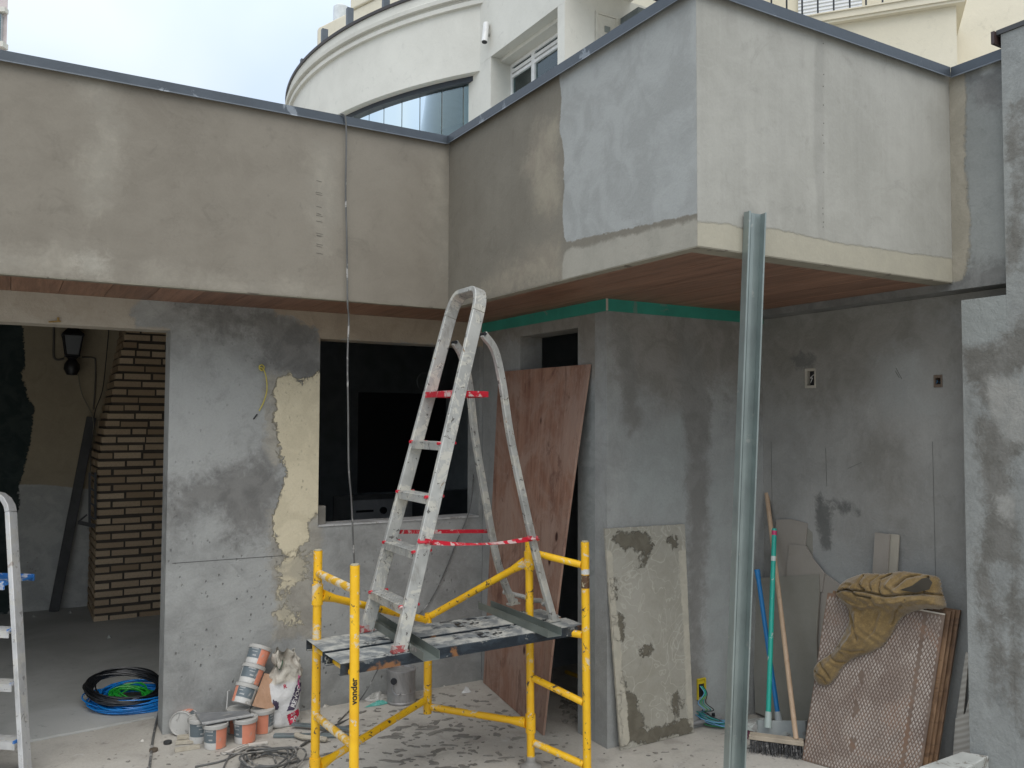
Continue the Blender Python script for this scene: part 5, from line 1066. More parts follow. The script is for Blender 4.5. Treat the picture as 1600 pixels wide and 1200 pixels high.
# ------------------------------------------------------------------ jacket draped over the tile
def garment():
    layers = []
    outer = [(1309, 925), (1318, 910), (1330, 903), (1352, 896), (1380, 897), (1410, 893), (1440, 897), (1462, 900), (1470, 908), (1472, 922), (1477, 938), (1479, 948), (1468, 952), (1450, 951), (1430, 955), (1414, 962), (1402, 975), (1393, 992), (1380, 1008), (1362, 1019), (1342, 1026), (1326, 1034), (1316, 1044), (1306, 1060), (1296, 1070), (1284, 1070), (1275, 1062), (1272, 1050), (1276, 1038), (1288, 1028), (1302, 1019), (1312, 1003), (1322, 985), (1328, 968), (1325, 950), (1316, 940)]
    n0 = en; P0 = eTL+en*.004
    P = [atp(x, y, P0, n0) for x, y in outer]; U = (eTR-eTL); U /= np.linalg.norm(U); V = np.cross(n0, U); V /= np.linalg.norm(V); V *= np.sign(V[2])
    uv = np.array([((p-P0)@U, (p-P0)@V) for p in P]); uv = np.array(spline([np.append(q, 0) for q in uv]+[np.append(uv[0], 0)], 4))[:-1, :2]
    st = .0042; gx = np.arange(uv[:, 0].min()-st, uv[:, 0].max()+st, st); gy = np.arange(uv[:, 1].min()-st, uv[:, 1].max()+st, st)
    G = np.array([(x, y) for y in gy for x in gx]); sd_ = flat_sdf(G, uv)
    def px2(x, y): p = atp(x, y, P0, n0); return np.array([(p-P0)@U, (p-P0)@V])
    def seg(pts, G):
        pts = np.array([px2(*q) for q in pts]); d = np.full(len(G), 9.); 
        for p, q in zip(pts[:-1], pts[1:]):
            e = q-p; w = G-p; t_ = np.clip((w@e)/(e@e), 0, 1); d = np.minimum(d, np.hypot(*(w-t_[:, None]*e).T))
        return d
    h = .055*np.sqrt(np.clip(sd_, 0, .05)/.05)+.004
    # bundle on top is thicker
    tp = np.exp(-((G[:, 1]-(.03))/.055)**2); h += tp*.045*np.clip(sd_/.02, 0, 1)
    for pts, dpt, wdt in (([(1330, 921), (1360, 924), (1395, 932), (1425, 929), (1450, 927), (1474, 930)], -.022, .005), ([(1318, 925), (1335, 920), (1350, 930), (1372, 934)], -.018, .004),
                          ([(1352, 900), (1350, 912), (1362, 922)], -.018, .004), ([(1395, 897), (1380, 905), (1383, 921), (1388, 930)], -.020, .004), ([(1440, 898), (1420, 903), (1405, 918)], -.016, .005), ([(1375, 899), (1366, 910), (1372, 922)], -.014, .004), ([(1452, 902), (1456, 915), (1448, 924)], -.022, .006),
                          ([(1325, 945), (1340, 975), (1345, 1000)], -.010, .006), ([(1425, 938), (1405, 955), (1396, 975)], -.012, .005), ([(1450, 936), (1420, 941), (1380, 943)], .008, .008), ([(1300, 1024), (1312, 1034), (1326, 1034)], -.009, .004), ([(1285, 1036), (1296, 1048), (1300, 1060)], -.010, .004), ([(1278, 1048), (1290, 1056), (1294, 1066)], -.008, .004),
                          ([(1345, 960), (1340, 990), (1322, 1015)], .012, .014), ([(1380, 955), (1370, 985), (1350, 1008)], -.006, .010), ([(1330, 940), (1355, 950), (1370, 946)], .007, .006), ([(1312, 1010), (1335, 1018), (1352, 1016)], -.006, .005), ([(1322, 1022), (1318, 1008)], -.005, .004),
                          ([(1330, 910), (1345, 912), (1342, 922), (1330, 918)], .010, .005), ([(1400, 905), (1395, 915), (1410, 925)], .012, .007), ([(1358, 905), (1358, 918)], .010, .005)):
        d = seg(pts, G); h += 1.5*dpt*np.exp(-(d/wdt)**2)*np.clip(sd_/.008, 0, 1)
    h += .0025*np.sin(G[:, 0]*95+G[:, 1]*60+3*np.sin(G[:, 1]*40))+.0015*np.sin(G[:, 0]*180-G[:, 1]*140)
    h = np.maximum(h, .002); mb = MB(); nx, ny = len(gx), len(gy); inside = sd_ > -st*.72; idx = -np.ones(len(G), int); vs = []; 
    for k in np.where(inside)[0]:
        g = G[k].copy()
        hh = h[k] if sd_[k] > 0 else .0015
        idx[k] = len(vs); vs.append(P0+U*g[0]+V*g[1]+n0*hh)
    back = len(vs); vs2 = [P0+U*G[k][0]+V*G[k][1]+n0*(-.0005 if True else 0) for k in np.where(inside)[0]]
    fs = []
    for j in range(ny-1):
        for i in range(nx-1):
            a = [idx[j*nx+i], idx[j*nx+i+1], idx[(j+1)*nx+i+1], idx[(j+1)*nx+i]]
            if min(a) >= 0: fs.append(tuple(a)); fs.append(tuple(back+q for q in a[::-1]))
    cnt = {}
    for f in fs[::2]:
        for i in range(4): e = (f[i], f[(i+1) % 4]); cnt[e] = 1
    for (a, b) in list(cnt):
        if (b, a) not in cnt: fs.append((b, a, a+back, b+back))
    mb.add(vs+vs2, fs, 0, True); return mb, (P0, U, V, n0)
t = NT('mustard_fleece'); n = t.noise(9, 5, .6, .3); c = t.mix(t.step(n, .3, .7), (.15, .10, .042), (.20, .138, .06)); c = t.mix(t.m('MULTIPLY', t.step(t.noise(120, 3, .7), .45, .7), .3), c, (.40, .28, .11)); MJK = t.out(c, .95, t.bump(t.noise(300, 3, .7), .0012), spec=.1, **{'Sheen Weight': .4})
jk = thing('jacket', 'crumpled mustard brown hooded jacket draped over the embossed tile', 'jacket', tuple(eTL)); mbg, (jP, jU, jV, jn) = garment(); mbg.build('cloth', MJK, jk, angle=180)
def blob(pxs, h0, mat, name):
    P = [atp(x, y, jP+jn*h0, jn) for x, y in pxs]; c_ = sum(P)/len(P); mb = MB(); mb.add([p for p in P]+[c_+jn*.006], [(i, (i+1) % len(P), len(P)) for i in range(len(P))], 0, True); mb.build(name, mat, jk)
m_lin = paint('dark_lining', (.035, .03, .022), .9, var=.3)
sh_ = MB(); 
blob([(1405, 922), (1425, 915), (1440, 904), (1450, 902), (1457, 910), (1452, 921), (1430, 926)], .098, m_lin, 'dark_lining')
blob([(1334, 930), (1344, 928), (1354, 938), (1352, 945), (1342, 941)], .0605, m_lin, 'pocket_hole')

# ------------------------------------------------------------------ broom, dustpan and squeegee
def handle(name, a, b, r, mat, parent, seg=14): return MB().tube([a, b], r, seg).build(name, mat, parent)
m_teal = paint('teal_handle', (.015, .34, .26), .35, var=.08, dirt=.06, dirtc=(.5, .55, .5), dscale=25); m_bhd = paint('blue_handle', (.012, .17, .42), .35, var=.08)
m_hw = m_wood('handle_wood', (.36, .25, .16), (.44, .32, .22), (.25, .17, .11), (12, 12, 1), .6)
# wooden broom with dark bristles
wb_b = dz(1244, 1155, .085); wb_t = at(1198, 771, 'y', YC-.02); 
wb = thing('wooden_broom', 'push broom with bare wooden handle and dark bristles, nearest the embossed tile', 'broom', tuple(wb_b*np.array([1, 1, 0])))
wdir = None; hl, hr = dz(1171, 1149, .075), dz(1256, 1160, .075); 
handle('handle', wb_b, wb_t, .0125, m_hw, wb)
ax_ = (hr-hl)/2; az_ = np.array([0, 0, .011]); ay_ = np.cross(ax_/np.linalg.norm(ax_), [0, 0, 1])*.026
MB().obox((hl+hr)/2, ax_, ay_, az_).build('broom_head', paint('raw_wood_head', (.40, .34, .26), .8, var=.2, dirt=.2, dirtc=(.2, .17, .14)), wb, bevel=.003)
bm = MB(); hlen = np.linalg.norm(hr-hl)
for k in range(300):
    s = rng.random(); w = rng.uniform(-1, 1); p = hl+(hr-hl)*(.02+.96*s)+ay_*w*.85+np.array([0, 0, -.011]); q = p+ay_*w*rng.uniform(.3, .9)+(hr-hl)/hlen*rng.normal(0, .008); q[2] = rng.uniform(.001, .008)
    bm.tube([p, (p+q)/2+ay_*w*.1, q], [.0022, .002, .0012], 4, cap=False)
setp(bm.build('bristles', paint('dark_bristle', (.035, .035, .035), .7, var=.4, dirt=.35, dirtc=(.22, .21, .2), dscale=60), wb), kind='stuff')
# teal handled broom: grey shell, maroon bristles
tb_b = dz(1200, 1132, .11); tb_t = at(1210, 826, 'y', tb_b[1]+.16)
tb_ = thing('teal_broom', 'broom with teal handle, pale grey head and maroon bristles', 'broom', tuple(tb_b*np.array([1, 1, 0])))
handle('handle', tb_b, tb_t, .0125, m_teal, tb_); v_ = (tb_t-tb_b)/np.linalg.norm(tb_t-tb_b); handle('grip_band', tb_t-v_*.035, tb_t-v_*.012, .0136, paint('pink_band', (.50, .03, .12), .4), tb_)
MB().tube([tb_t-v_*.17, tb_t-v_*.145], .0132, 14).build('paper_label', paint('label_white', (.5, .55, .52), .6, dirt=.3, dirtc=(.4, .1, .1), dscale=60), tb_)
MB().tube([tb_b-v_*.015, tb_b+v_*.06], [.019, .015], 14).build('socket', paint('socket_grey', (.36, .42, .39), .5), tb_)
gl_, gr_ = dz(1163, 1130, .06), dz(1238, 1143, .06); sh = MB(); n = 20; vs = []; ax1 = (gr_-gl_)/2; ay1 = np.cross(ax1/np.linalg.norm(ax1), [0, 0, 1]); cc = (gl_+gr_)/2
for lev, (rw, zz) in enumerate(((1., .045), (1.02, .055), (.9, .075), (.5, .092), (.05, .098))):
    for k in range(n):
        a = 2*math.pi*k/n; sx = math.copysign(abs(math.cos(a))**.6, math.cos(a)); sy = math.copysign(abs(math.sin(a))**.6, math.sin(a)); p = cc+ax1*sx*rw+ay1*.055*sy*rw; vs.append((p[0], p[1], zz))
sh.add(vs, [(l*n+k, l*n+(k+1) % n, (l+1)*n+(k+1) % n, (l+1)*n+k) for l in range(4) for k in range(n)]+[tuple(range(n-1, -1, -1)), tuple(4*n+k for k in range(n))], 0, True); sh.build('broom_shell', paint('pale_grey_shell', (.42, .44, .41), .6, var=.1, dirt=.25, dirtc=(.25, .24, .22)), tb_)
bm = MB()
for k in range(260):
    s = rng.uniform(-1, 1); w = rng.uniform(-1, 1); p = cc+ax1*s*.95+ay1*.045*w; p[2] = .046; q = p+ay1*w*.012+ax1/np.linalg.norm(ax1)*rng.normal(0, .006); q[2] = .002; bm.tube([p, q], [.0024, .0016], 4, cap=False)
setp(bm.build('bristles', paint('maroon_bristle', (.14, .03, .06), .7, var=.4), tb_), kind='stuff')
# dustpan with long blue handle
dp_b = dz(1217, 1128, .07); dp_t = at(1183, 890, 'y', dp_b[1]+.20)
dp_ = thing('dustpan', 'pale grey dustpan with long blue handle behind the teal broom', 'dustpan', tuple(dp_b*np.array([1, 1, 0])))
handle('handle', dp_b, dp_t, .012, m_bhd, dp_); v_ = (dp_t-dp_b)/np.linalg.norm(dp_t-dp_b)
MB().tube([dp_t-v_*.05, dp_t], [.013, .0155], 14).build('handle_end', m_bhd, dp_)
pan = MB(); c0 = dp_b.copy(); c0[2] = 0; fx = -rh; fy = np.cross([0, 0, 1], fx); w2 = .13
P_a = [c0+fx*sx*w2+fy*sy+np.array([0, 0, z]) for sx, sy, z in ((-1, -.10, .004), (1, -.10, .004), (1, .09, .02), (.7, .13, .03), (-.7, .13, .03), (-1, .09, .02))]
pan.prism(P_a, (0, 0, .004)); 
for i in (1, 2, 3, 4):
    a, b = P_a[i], P_a[i+1]; h1 = .03 if i == 1 else .09; h2 = .03 if i == 4 and False else .09; pan.prism([a, b, b+np.array([0, 0, h2 if i < 4 else .09]), a+np.array([0, 0, h1])], (c0+np.array([0, 0, .05])-(a+b)/2)*.03)
pan.build('pan', paint('dustpan_plastic', (.40, .43, .42), .55, dirt=.2, dirtc=(.3, .29, .27)), dp_)
MB().tube([dp_b-v_*.05, dp_b+v_*.05], [.022, .015], 14).build('socket', paint('socket_pale', (.42, .45, .45), .5), dp_)

# ------------------------------------------------------------------ electric box and wire coil
eb = thing('electric_box', 'yellow electric box low in the end wall with wires coming out', 'electric box', tuple(at(1096, 1075, 'y', YC)))
q0, q1 = at(1089, 1061, 'y', YC-.004), at(1102, 1091, 'y', YC-.004); x0, x1, z0, z1 = q0[0], q1[0], q1[2], q0[2]; my_ = paint('yellow_box', (.55, .42, .02), .5, var=.15, dirt=.25, dirtc=(.3, .28, .2))
fb_ = MB(); w = .005
fb_.box((x0, YC-.012, z0), (x0+w, YC-.001, z1)); fb_.box((x1-w, YC-.012, z0), (x1, YC-.001, z1)); fb_.box((x0+w, YC-.012, z0), (x1-w, YC-.001, z0+w)); fb_.box((x0+w, YC-.012, z1-w), (x1-w, YC-.001, z1)); fb_.box((x0+w, YC-.003, z0+w), (x1-w, YC-.0012, z1-w)); fb_.build('box_body', my_, eb, bevel=.001)
MB().box((x0+.008, YC-.004, z0+.012), (x1-.008, YC-.0032, z1-.03)).build('box_opening', m_dk, eb)
colw = {'pale blue': (.10, .26, .42), 'green': (.02, .26, .08), 'teal': (.02, .22, .20), 'black': (.015, .02, .02)}
cc_ = (fl(1110, 1132)+fl(1134, 1125))/2+np.array([.0, .02, 0]); wc = thing('wire_coil', 'coil of blue and green electric wires on the floor by the yellow box', 'wire coil', tuple(cc_))
for ci, (nm, cl) in enumerate(colw.items()):
    mb = MB(); m_ = paint('wire_'+nm.replace(' ', '_'), cl, .35, var=.15)
    for turn in range(5):
        ra, rb_ = .135+rng.normal(0, .012), .13+rng.normal(0, .014); ph = rng.random()*6; z = .006+rng.random()*.04; off = rng.normal(0, .008, 2)
        mb.tube([cc_+np.array([off[0]+ra*math.cos(a), off[1]+rb_*math.sin(a), z+.012*math.sin(2*a+ph)+.085*(math.sin(a)+1)/2]) for a in np.linspace(0, 2*math.pi, 40)[:-1]], .0026, 6, closed=True)
    st_ = at(1094+ci*1.5, 1072, 'y', YC-.01); mb.tube(spline([st_, st_+np.array([.0, -.03, -.03]), at(1091+ci*4, 1098, 'y', YC-.05), at(1100+ci*5, 1110, 'y', YC-.06), cc_+np.array([-.10+.02*ci, .10, .03])], 8), .0026, 6)
    mb.build(nm.replace(' ', '_')+'_wire', m_, wc)
MB().obox(dz(1113, 1117, .045), (.008, 0, 0), (0, .012, 0), (0, 0, .012)).build('cable_tie', m_dk, wc)
MB().tube([at(1083, 1115, 'y', YC-.0)-np.array([0, -.01, 0]), at(1092, 1116, 'y', YC-.04)], .008, 10)
o = MB().tube([np.array([x0-.06, YC-.02, .035]), np.array([x0+.14, YC-.03, .035])], .011, 10).build('grey_conduit', paint('grey_pvc', (.2, .2, .2), .5), None); setp(o, 'short grey conduit lying under the wire coil against the wall', 'conduit')

# ------------------------------------------------------------------ blue and black hose coils in the doorway
cx_, cy_ = (fl(192, 1095)+fl(200, 1090))/2*np.array([1, 1, 0]), 0; cen = np.array([*fl(196, 1095)[:2], 0]); cen = (fl(138, 1120)+fl(262, 1092))/2; cen[2] = .012
def coil(name, label, c, ra, rb, rot, tilt, nt, r, mats, spread, zh, seed, cat='cable coil', th=.012):
    g = np.random.default_rng(seed); t = thing(name, label, cat, tuple(c)); cr, sr = math.cos(rot), math.sin(rot)
    for mi, (nm, m_, cnt) in enumerate(mats):
        mb = MB()
        for k in range(cnt):
            a1, b1 = ra+g.normal(0, spread), rb+g.normal(0, spread); ph = g.random()*6; zo = th*.5+abs(g.normal(0, zh)); dx, dy = g.normal(0, spread*.5, 2); pts = []
            for a in np.linspace(0, 2*math.pi, 64)[:-1]:
                x, y = a1*math.cos(a)+dx, b1*math.sin(a)+dy; X, Y = x*cr-y*sr, x*sr+y*cr
                pts.append(c+np.array([X, Y, max(r, zo+tilt*(Y/rb+1)*.5+.008*math.sin(2*a+ph))]))
            mb.tube(pts, r, 7, closed=True)
        mb.build(nm, m_, t)
    return t
m_bl = paint('blue_cable', (.01, .19, .55), .28, var=.15); m_bk = paint('black_cable_gloss', (.01, .011, .013), .3); m_gn = paint('green_cable', (.015, .30, .03), .35)
rot0 = math.atan2(rt[1], rt[0])
coil('cable_coil', 'big coil of blue electric cable on the doorway floor under the black coil', cen+np.array([.03, 0, 0]), .205, .15, rot0+.12, .03, 0, .0042, [('blue_turns', m_bl, 34)], .024, .016, 3)
coil('cable_coil', 'coil of black electric cable lying on the blue coil in the doorway', cen+np.array([-.02, .03, .045]), .19, .15, rot0, .075, 0, .0042, [('black_turns', m_bk, 32)], .013, .012, 4)
coil('cable_coil', 'small coil of green cable seen inside the black coil', cen+np.array([.01, .02, .03]), .10, .07, rot0, .03, 0, .004, [('green_turns', m_gn, 16)], .018, .010, 5)
gb_ = MB()
P = [cen+np.array([.02+.04*math.cos(a)*rng.uniform(.6, 1.3), -.13+.02*math.sin(a), .06+rng.uniform(-.01, .012)]) for a in np.linspace(0, 6.28, 9)[:-1]]
gb_.add(P+[cen+np.array([.02, -.13, .078])], [(i, (i+1) % 8, 8) for i in range(8)]); setp(gb_.build('plastic_wrap', paint('clear_wrap', (.55, .62, .68), .15), None), 'scrap of clear wrap shining on the blue cable coil', 'plastic wrap')
# cable crossing the threshold, loose cable coil by the scaffold and thin floor cables
cable('floor_cable', [fl(252, 1075)+np.array([0, .1, .02]), fl(250, 1110)+np.array([0, 0, .01]), fl(247, 1118)+np.array([0, 0, .008]), fl(240, 1150)+np.array([0, 0, .006]), fl(236, 1180)+np.array([0, 0, .006]), fl(230, 1230)+np.array([0, 0, .006])], .006, m_cab, 'grey cable running over the threshold towards the camera')
lc = fl(420, 1196); g_ = np.random.default_rng(12); mb = MB()
for k in range(7):
    a1, b1 = .10+g_.normal(0, .02), .13+g_.normal(0, .03); dx, dy = g_.normal(0, .02, 2); ph = g_.random()*6
    mb.tube([lc+np.array([a1*math.cos(a)+dx+.02*math.sin(2*a+ph), b1*math.sin(a)+dy, .008+.01*k*.6+.006*math.sin(3*a+ph)]) for a in np.linspace(0, 6.28, 44)[:-1]], .0045, 7, closed=True)
for pts in (((345, 1178), (370, 1180), (390, 1176), (405, 1185)), ((305, 1200), (350, 1190), (385, 1172), (415, 1168), (440, 1180)), ((452, 1195), (470, 1190), (500, 1182), (520, 1178)), ((455, 1180), (480, 1160), (500, 1150), (530, 1140), (548, 1135)), ((385, 1166), (365, 1175), (352, 1195), (345, 1215))):
    mb.tube(spline([fl(*p)+np.array([0, 0, .006]) for p in pts], 6), .0045, 7)
setp(mb.build('loose_cable_coil', paint('dusty_cable', (.12, .12, .115), .6, var=.3, dirt=.35, dirtc=(.3, .28, .25)), None), 'untidy dusty grey cable coil on the ground beside the scaffold', 'cable coil')
# thin cable from the window to the ground
wcb = [at(741, 700, 'y', 4.9), at(738, 770, 'y', YA-.004), at(730, 808, 'y', YA-.02), at(712, 850, 'y', YA-.01), at(690, 905, 'y', YA-.01), at(668, 945, 'y', YA-.01), at(640, 975, 'y', YA-.012), at(600, 1030, 'y', YA-.02), at(575, 1075, 'y', YA-.05), fl(560, 1098)+np.array([0, 0, .006]), fl(548, 1110)+np.array([0, 0, .006]), fl(528, 1130)+np.array([0, 0, .006])]
cable('window_cable', wcb, .0035, m_cab, 'thin cable running from the window corner down to the ground behind the ladder')
# yellow loop of wire in the facade
m_ye = paint('yellow_wire', (.50, .42, .08), .5)
yl = [at(x, y, 'y', YA-d) for x, y, d in ((408, 578, .0), (405, 573, .012), (409, 570, .014), (413, 574, .012), (409, 579, .012), (405, 575, .01))]+[at(x, y, 'y', YA-d) for x, y, d in ((411, 576, .02), (416, 590, .03), (417, 610, .03), (412, 628, .02), (405, 642, .012))]
cable('wire_loop', yl, .0035, m_ye, 'yellow looped wire sticking out of the grey facade wall'); cable('wire_tip', [at(402, 647, 'y', YA-.008), at(396, 655, 'y', YA-.003)], .0035, m_dk, 'dark bare end of the yellow facade wire', 'wire')
nl = MB(); nl.tube([at(76, 503, 'y', YA-.012), at(95, 502, 'y', YA-.012)], .004, 6); nl.tube([at(91, 502, 'y', YA-.012), at(91, 496, 'y', YA-.012)], .006, 6); setp(nl.build('brass_hook', paint('old_brass', (.25, .16, .05), .5), None), 'small brass hook fixed to the lintel over the wide doorway', 'hook')
# ------------------------------------------------------------------ paint buckets
m_or = paint('orange_label', (.68, .255, .16), .45, var=.08, dirt=.12, dirtc=(.45, .35, .3), dscale=18); m_gy = paint('grey_label', (.13, .16, .175), .42, var=.15, dirt=.15, dirtc=(.35, .35, .34), dscale=18)
m_wt = paint('bucket_white', (.56, .55, .52), .45, var=.05, dirt=.2, dirtc=(.36, .34, .30), dscale=14); m_lid = paint('dusty_lid', (.44, .43, .40), .6, var=.1, dirt=.3, dirtc=(.27, .26, .24), dscale=12)
m_wp = paint('label_print_white', (.55, .55, .53), .5)
BRr, BH = .058, .115
def make_bucket(label, loc, rot, orange=(200, 300), both=False, r=BRr, h=BH, lid=True, group='small paint buckets by the facade wall'):
    """bucket standing on its origin; orange sector in degrees"""
    t = thing('paint_bucket', label, 'bucket', tuple(loc), rot, group); seg = 48
    mb = MB(); mb.lathe([(0, .001), (r*.86, .001), (r*.88, .004), (r*.9, h*.25), (r*.96, h*.88), (r*.96, h-.002), (r*.92, h-.002)], seg); mb.build('body', m_wt, t, world=False)
    for (nm, m_, secs, z0, z1) in (('orange_label', m_or, [orange], .03, .86), ('grey_label', m_gy, [(orange[1]+1, orange[1]+100), (orange[0]-100, orange[0]-1)], .30, .86)):
        for (a0, a1) in secs:
            mb = MB(); n = 14; rr = lambda f: r*(.88+.08*f)+.0008; vs = []
            for i in range(n+1):
                a = R(a0+(a1-a0)*i/n)
                for f in (z0, z1): vs.append((rr(f)*math.cos(a), rr(f)*math.sin(a), h*f))
            mb.add(vs, [(2*i, 2*i+2, 2*i+3, 2*i+1) for i in range(n)], 0, True); mb.build(nm, m_, t, world=False)
    # white print on the grey sector
    mb = MB()
    for (fz, a_s, a_e, hh) in ((.74, 12, 44, .012), (.62, 14, 36, .007), (.42, 22, 48, .010), (.76, -56, -14, .011), (.62, -46, -16, .006), (.40, -38, -18, .012)):
        a0, a1 = (orange[1] if a_s > 0 else orange[0])+a_s, (orange[1] if a_s > 0 else orange[0])+a_e; vs = []; n = 7; k = 0
        for i in range(n):
            b0 = R(a0+(a1-a0)*i/n); b1 = R(a0+(a1-a0)*(i+.62)/n); rr2 = r*(.88+.08*fz)+.0016; z_ = h*fz
            mb.add([(rr2*math.cos(b0), rr2*math.sin(b0), z_), (rr2*math.cos(b1), rr2*math.sin(b1), z_), (rr2*math.cos(b1), rr2*math.sin(b1), z_+hh*.6), (rr2*math.cos(b0), rr2*math.sin(b0), z_+hh*.6)], [(0, 1, 2, 3)])
    o_ = mb.build('label_print', m_wp, t, world=False); o_['kind'] = 'stuff'
    if lid:
        mb = MB(); mb.lathe([(r*.97, h-.016), (r*1.04, h-.016), (r*1.05, h-.006), (r*1.04, h+.001), (r*1.0, h+.003), (r*.96, h+.002), (r*.93, h-.003), (r*.3, h-.0025), (0, h-.0025)], seg); mb.build('lid', m_lid, t, world=False)
    return t
def aim(d, spin=0):
    """euler for local z along d, then spin about it"""
    d = Vector(d).normalized(); q = Vector((0, 0, 1)).rotation_difference(d) @ Matrix.Rotation(spin, 3, 'Z').to_quaternion(); return tuple(q.to_euler())
camdir = math.degrees(math.atan2(-.86, -.51+.0))   # direction from the pile to the camera, about -120 deg = 240
A_, B_ = fl(336, 1172), fl(383, 1163)
A_ = A_+np.array([.01, .045, 0]); B_ = B_+np.array([.01, .045, 0])
make_bucket('front left standing paint bucket, orange side right, under the steel sheet', A_, (0, 0, 0), (262, 330))
make_bucket('front right standing paint bucket wrapped in film under the steel sheet', B_, (0, 0, .1), (236, 320))
C_ = A_+np.array([-.05, .12, 0]); D_ = B_+np.array([.11, .09, 0]); E_ = B_+np.array([0, .155, 0])
make_bucket('rear left standing paint bucket under the end of the steel sheet', C_, (0, 0, 0), (300, 360)); make_bucket('standing paint bucket at the right, beside the cement bag', D_, (0, 0, .3), (200, 268)); make_bucket('standing paint bucket in the back row below the leaning stack', E_, (0, 0, 0), (210, 290))
# lying bucket: lid faces the camera's left
Lc = dz(283, 1131, .063); Ld = dz(318, 1118, .056); dl = (Lc-Ld); dl[2] = 0; dl = np.array([-.52, -.85, .06])*1.0; dl /= np.linalg.norm(dl)
make_bucket('paint bucket lying on its side with its dusty lid facing out', Lc-dl*BH+np.array([.0, .0, .0]), aim(dl, R(90)), (-60, 200))
# leaning stack of three
s0, s1 = dz(377, 1100, .145), at(408, 1010, 'y', YA-.075); s0 = np.array([s0[0], min(s0[1], YA-.15), .14]); s0 = at(377, 1100, 'y', YA-.16); v = (s1-s0); v /= np.linalg.norm(v); ln = np.linalg.norm(s1-s0)/3
for i, (lb_, sec) in enumerate((('lowest paint bucket of the leaning stack of three', (150, 205)), ('middle paint bucket of the leaning stack of three', (285, 350)), ('topmost paint bucket of the leaning stack of three', (262, 350)))):
    make_bucket(lb_, s0+v*ln*i, aim(v, 0), sec, h=ln-.004)
# steel sheet lying on the lids
pz_ = BH+.006; q = [dz(316, 1134, pz_), dz(397, 1119, pz_), dz(385, 1111, pz_), dz(305, 1115, pz_)]; w = (q[3]-q[0]); 
tr = thing('steel_sheet', 'dusty grey folded steel sheet lying on the bucket lids', 'sheet', tuple(q[0])); m_sh = paint('dusty_steel', (.24, .245, .25), .45, .3, var=.3, dirt=.3, dirtc=(.36, .35, .33), dscale=8)
MB().prism(q, (0, 0, .0035)).build('plate', m_sh, tr); MB().prism([q[0]+np.array([0, 0, .0037]), q[1]+np.array([0, 0, .0037]), q[1]+(q[2]-q[1])*.1+np.array([0, 0, .0037]), q[0]+(q[3]-q[0])*.1+np.array([0, 0, .0037])], (0, 0, .006)).build('folded_rim', paint('pale_rim', (.42, .42, .41), .5), tr); MB().prism([q[0]+np.array([0, 0, .0037]), q[3]+np.array([0, 0, .0037]), q[3]+(q[2]-q[3])*.06+np.array([0, 0, .0037]), q[0]+(q[1]-q[0])*.06+np.array([0, 0, .0037])], (0, 0, .005)).build('folded_rim', m_sh, tr)
# brown board leaning between buckets and bag
yb2 = YA-.18; k = [at(394, 1103, 'y', yb2-.03), at(425, 1110, 'y', yb2-.03), at(445, 1060, 'y', yb2+.05), at(413, 1052, 'y', yb2+.05)]
setp(MB().prism(k, (.002, .009, 0)).build('wood_offcut', m_wood('offcut_wood', (.34, .20, .12), (.42, .26, .17), (.22, .13, .08), (8, 8, 2), .7), None, bevel=.001), 'brown wood offcut leaning between the bucket stack and the bag', 'board')
st_ = MB().tube([at(354, 1108, 'y', YA-.09), at(356, 1080, 'y', YA-.02), at(359, 1079, 'y', YA-.015)], .0035, 6).build('thin_rod', paint('rod_grey', (.4, .4, .38), .5), None); setp(st_, 'thin pale rod standing behind the steel sheet', 'rod')
# half empty cement bag
bagc = np.array([*(fl(446, 1137)+np.array([0, .05, 0]))[:2], 0]); bg = thing('cement_bag', 'crumpled white grout bag with purple lettering and red 20 mark against the wall', 'bag', tuple(bagc), (0, 0, 0))
n, m = 44, 34; vs = []; Hb = .37; gg = np.random.default_rng(8)
from mathutils import noise as mnoise
def bagp(u, t_):
    """u angle fraction, t_ height fraction"""
    a = 2*math.pi*u; prof = np.interp(t_, [0, .06, .35, .62, .8, .92, 1], [.78, 1., 1.04, .96, .80, .78, .70]); th_ = np.interp(t_, [0, .06, .35, .62, .8, 1], [.8, 1, .98, .75, .5, .35])
    ca, sa = math.cos(a), math.sin(a); x = .088*prof*math.copysign(abs(ca)**.7, ca); y = .060*th_*math.copysign(abs(sa)**.75, sa); z = Hb*t_
    xs = .055*(t_**1.3)-.035*t_; nz_ = mnoise.noise(Vector((x*22, y*22, z*16))); n2_ = mnoise.noise(Vector((x*60, y*60+3, z*40))); k = .010+(.022 if t_ > .6 else 0)
    rr = (nz_*k*1.3+n2_*k*.5); x += rr*ca+xs; y += rr*sa+.045*t_+(.02*math.sin(x*40) if t_ > .85 else 0); z += (mnoise.noise(Vector((a*2.2, 5, t_*3)))*.07*max(0, t_-.7)/.3) if t_ > .7 else 0
    return np.array([x, y, max(z, .002)])
for j in range(m+1):
    for i in range(n): vs.append(bagp(i/n, j/m))
fs = [(j*n+i, j*n+(i+1) % n, (j+1)*n+(i+1) % n, (j+1)*n+i) for j in range(m) for i in range(n)]+[tuple(range(n-1, -1, -1))]
t = NT('bag_paper'); n1 = t.noise(14, 5, .7, .5); sepz = t.n('SeparateXYZ', {0: t.o}).outputs[2]
c = t.mix(t.step(n1, .3, .7), (.50, .50, .49), (.64, .63, .61)); upm = t.step(t.m('ADD', sepz, t.m('MULTIPLY', t.m('SUBTRACT', n1, .5), .12)), .215, .235); c = t.mix(upm, c, t.mix(t.step(n1, .4, .6), (.36, .33, .28), (.52, .49, .42)))
MBG = t.out(c, .6, t.bump(t.m('ADD', t.noise(18, 5, .7, 1.2), t.m('MULTIPLY', t.noise(60, 3), .3)), .006), spec=.3)
MB().add(vs, fs, 0, True).build('paper_sack', MBG, bg, world=False, angle=180)
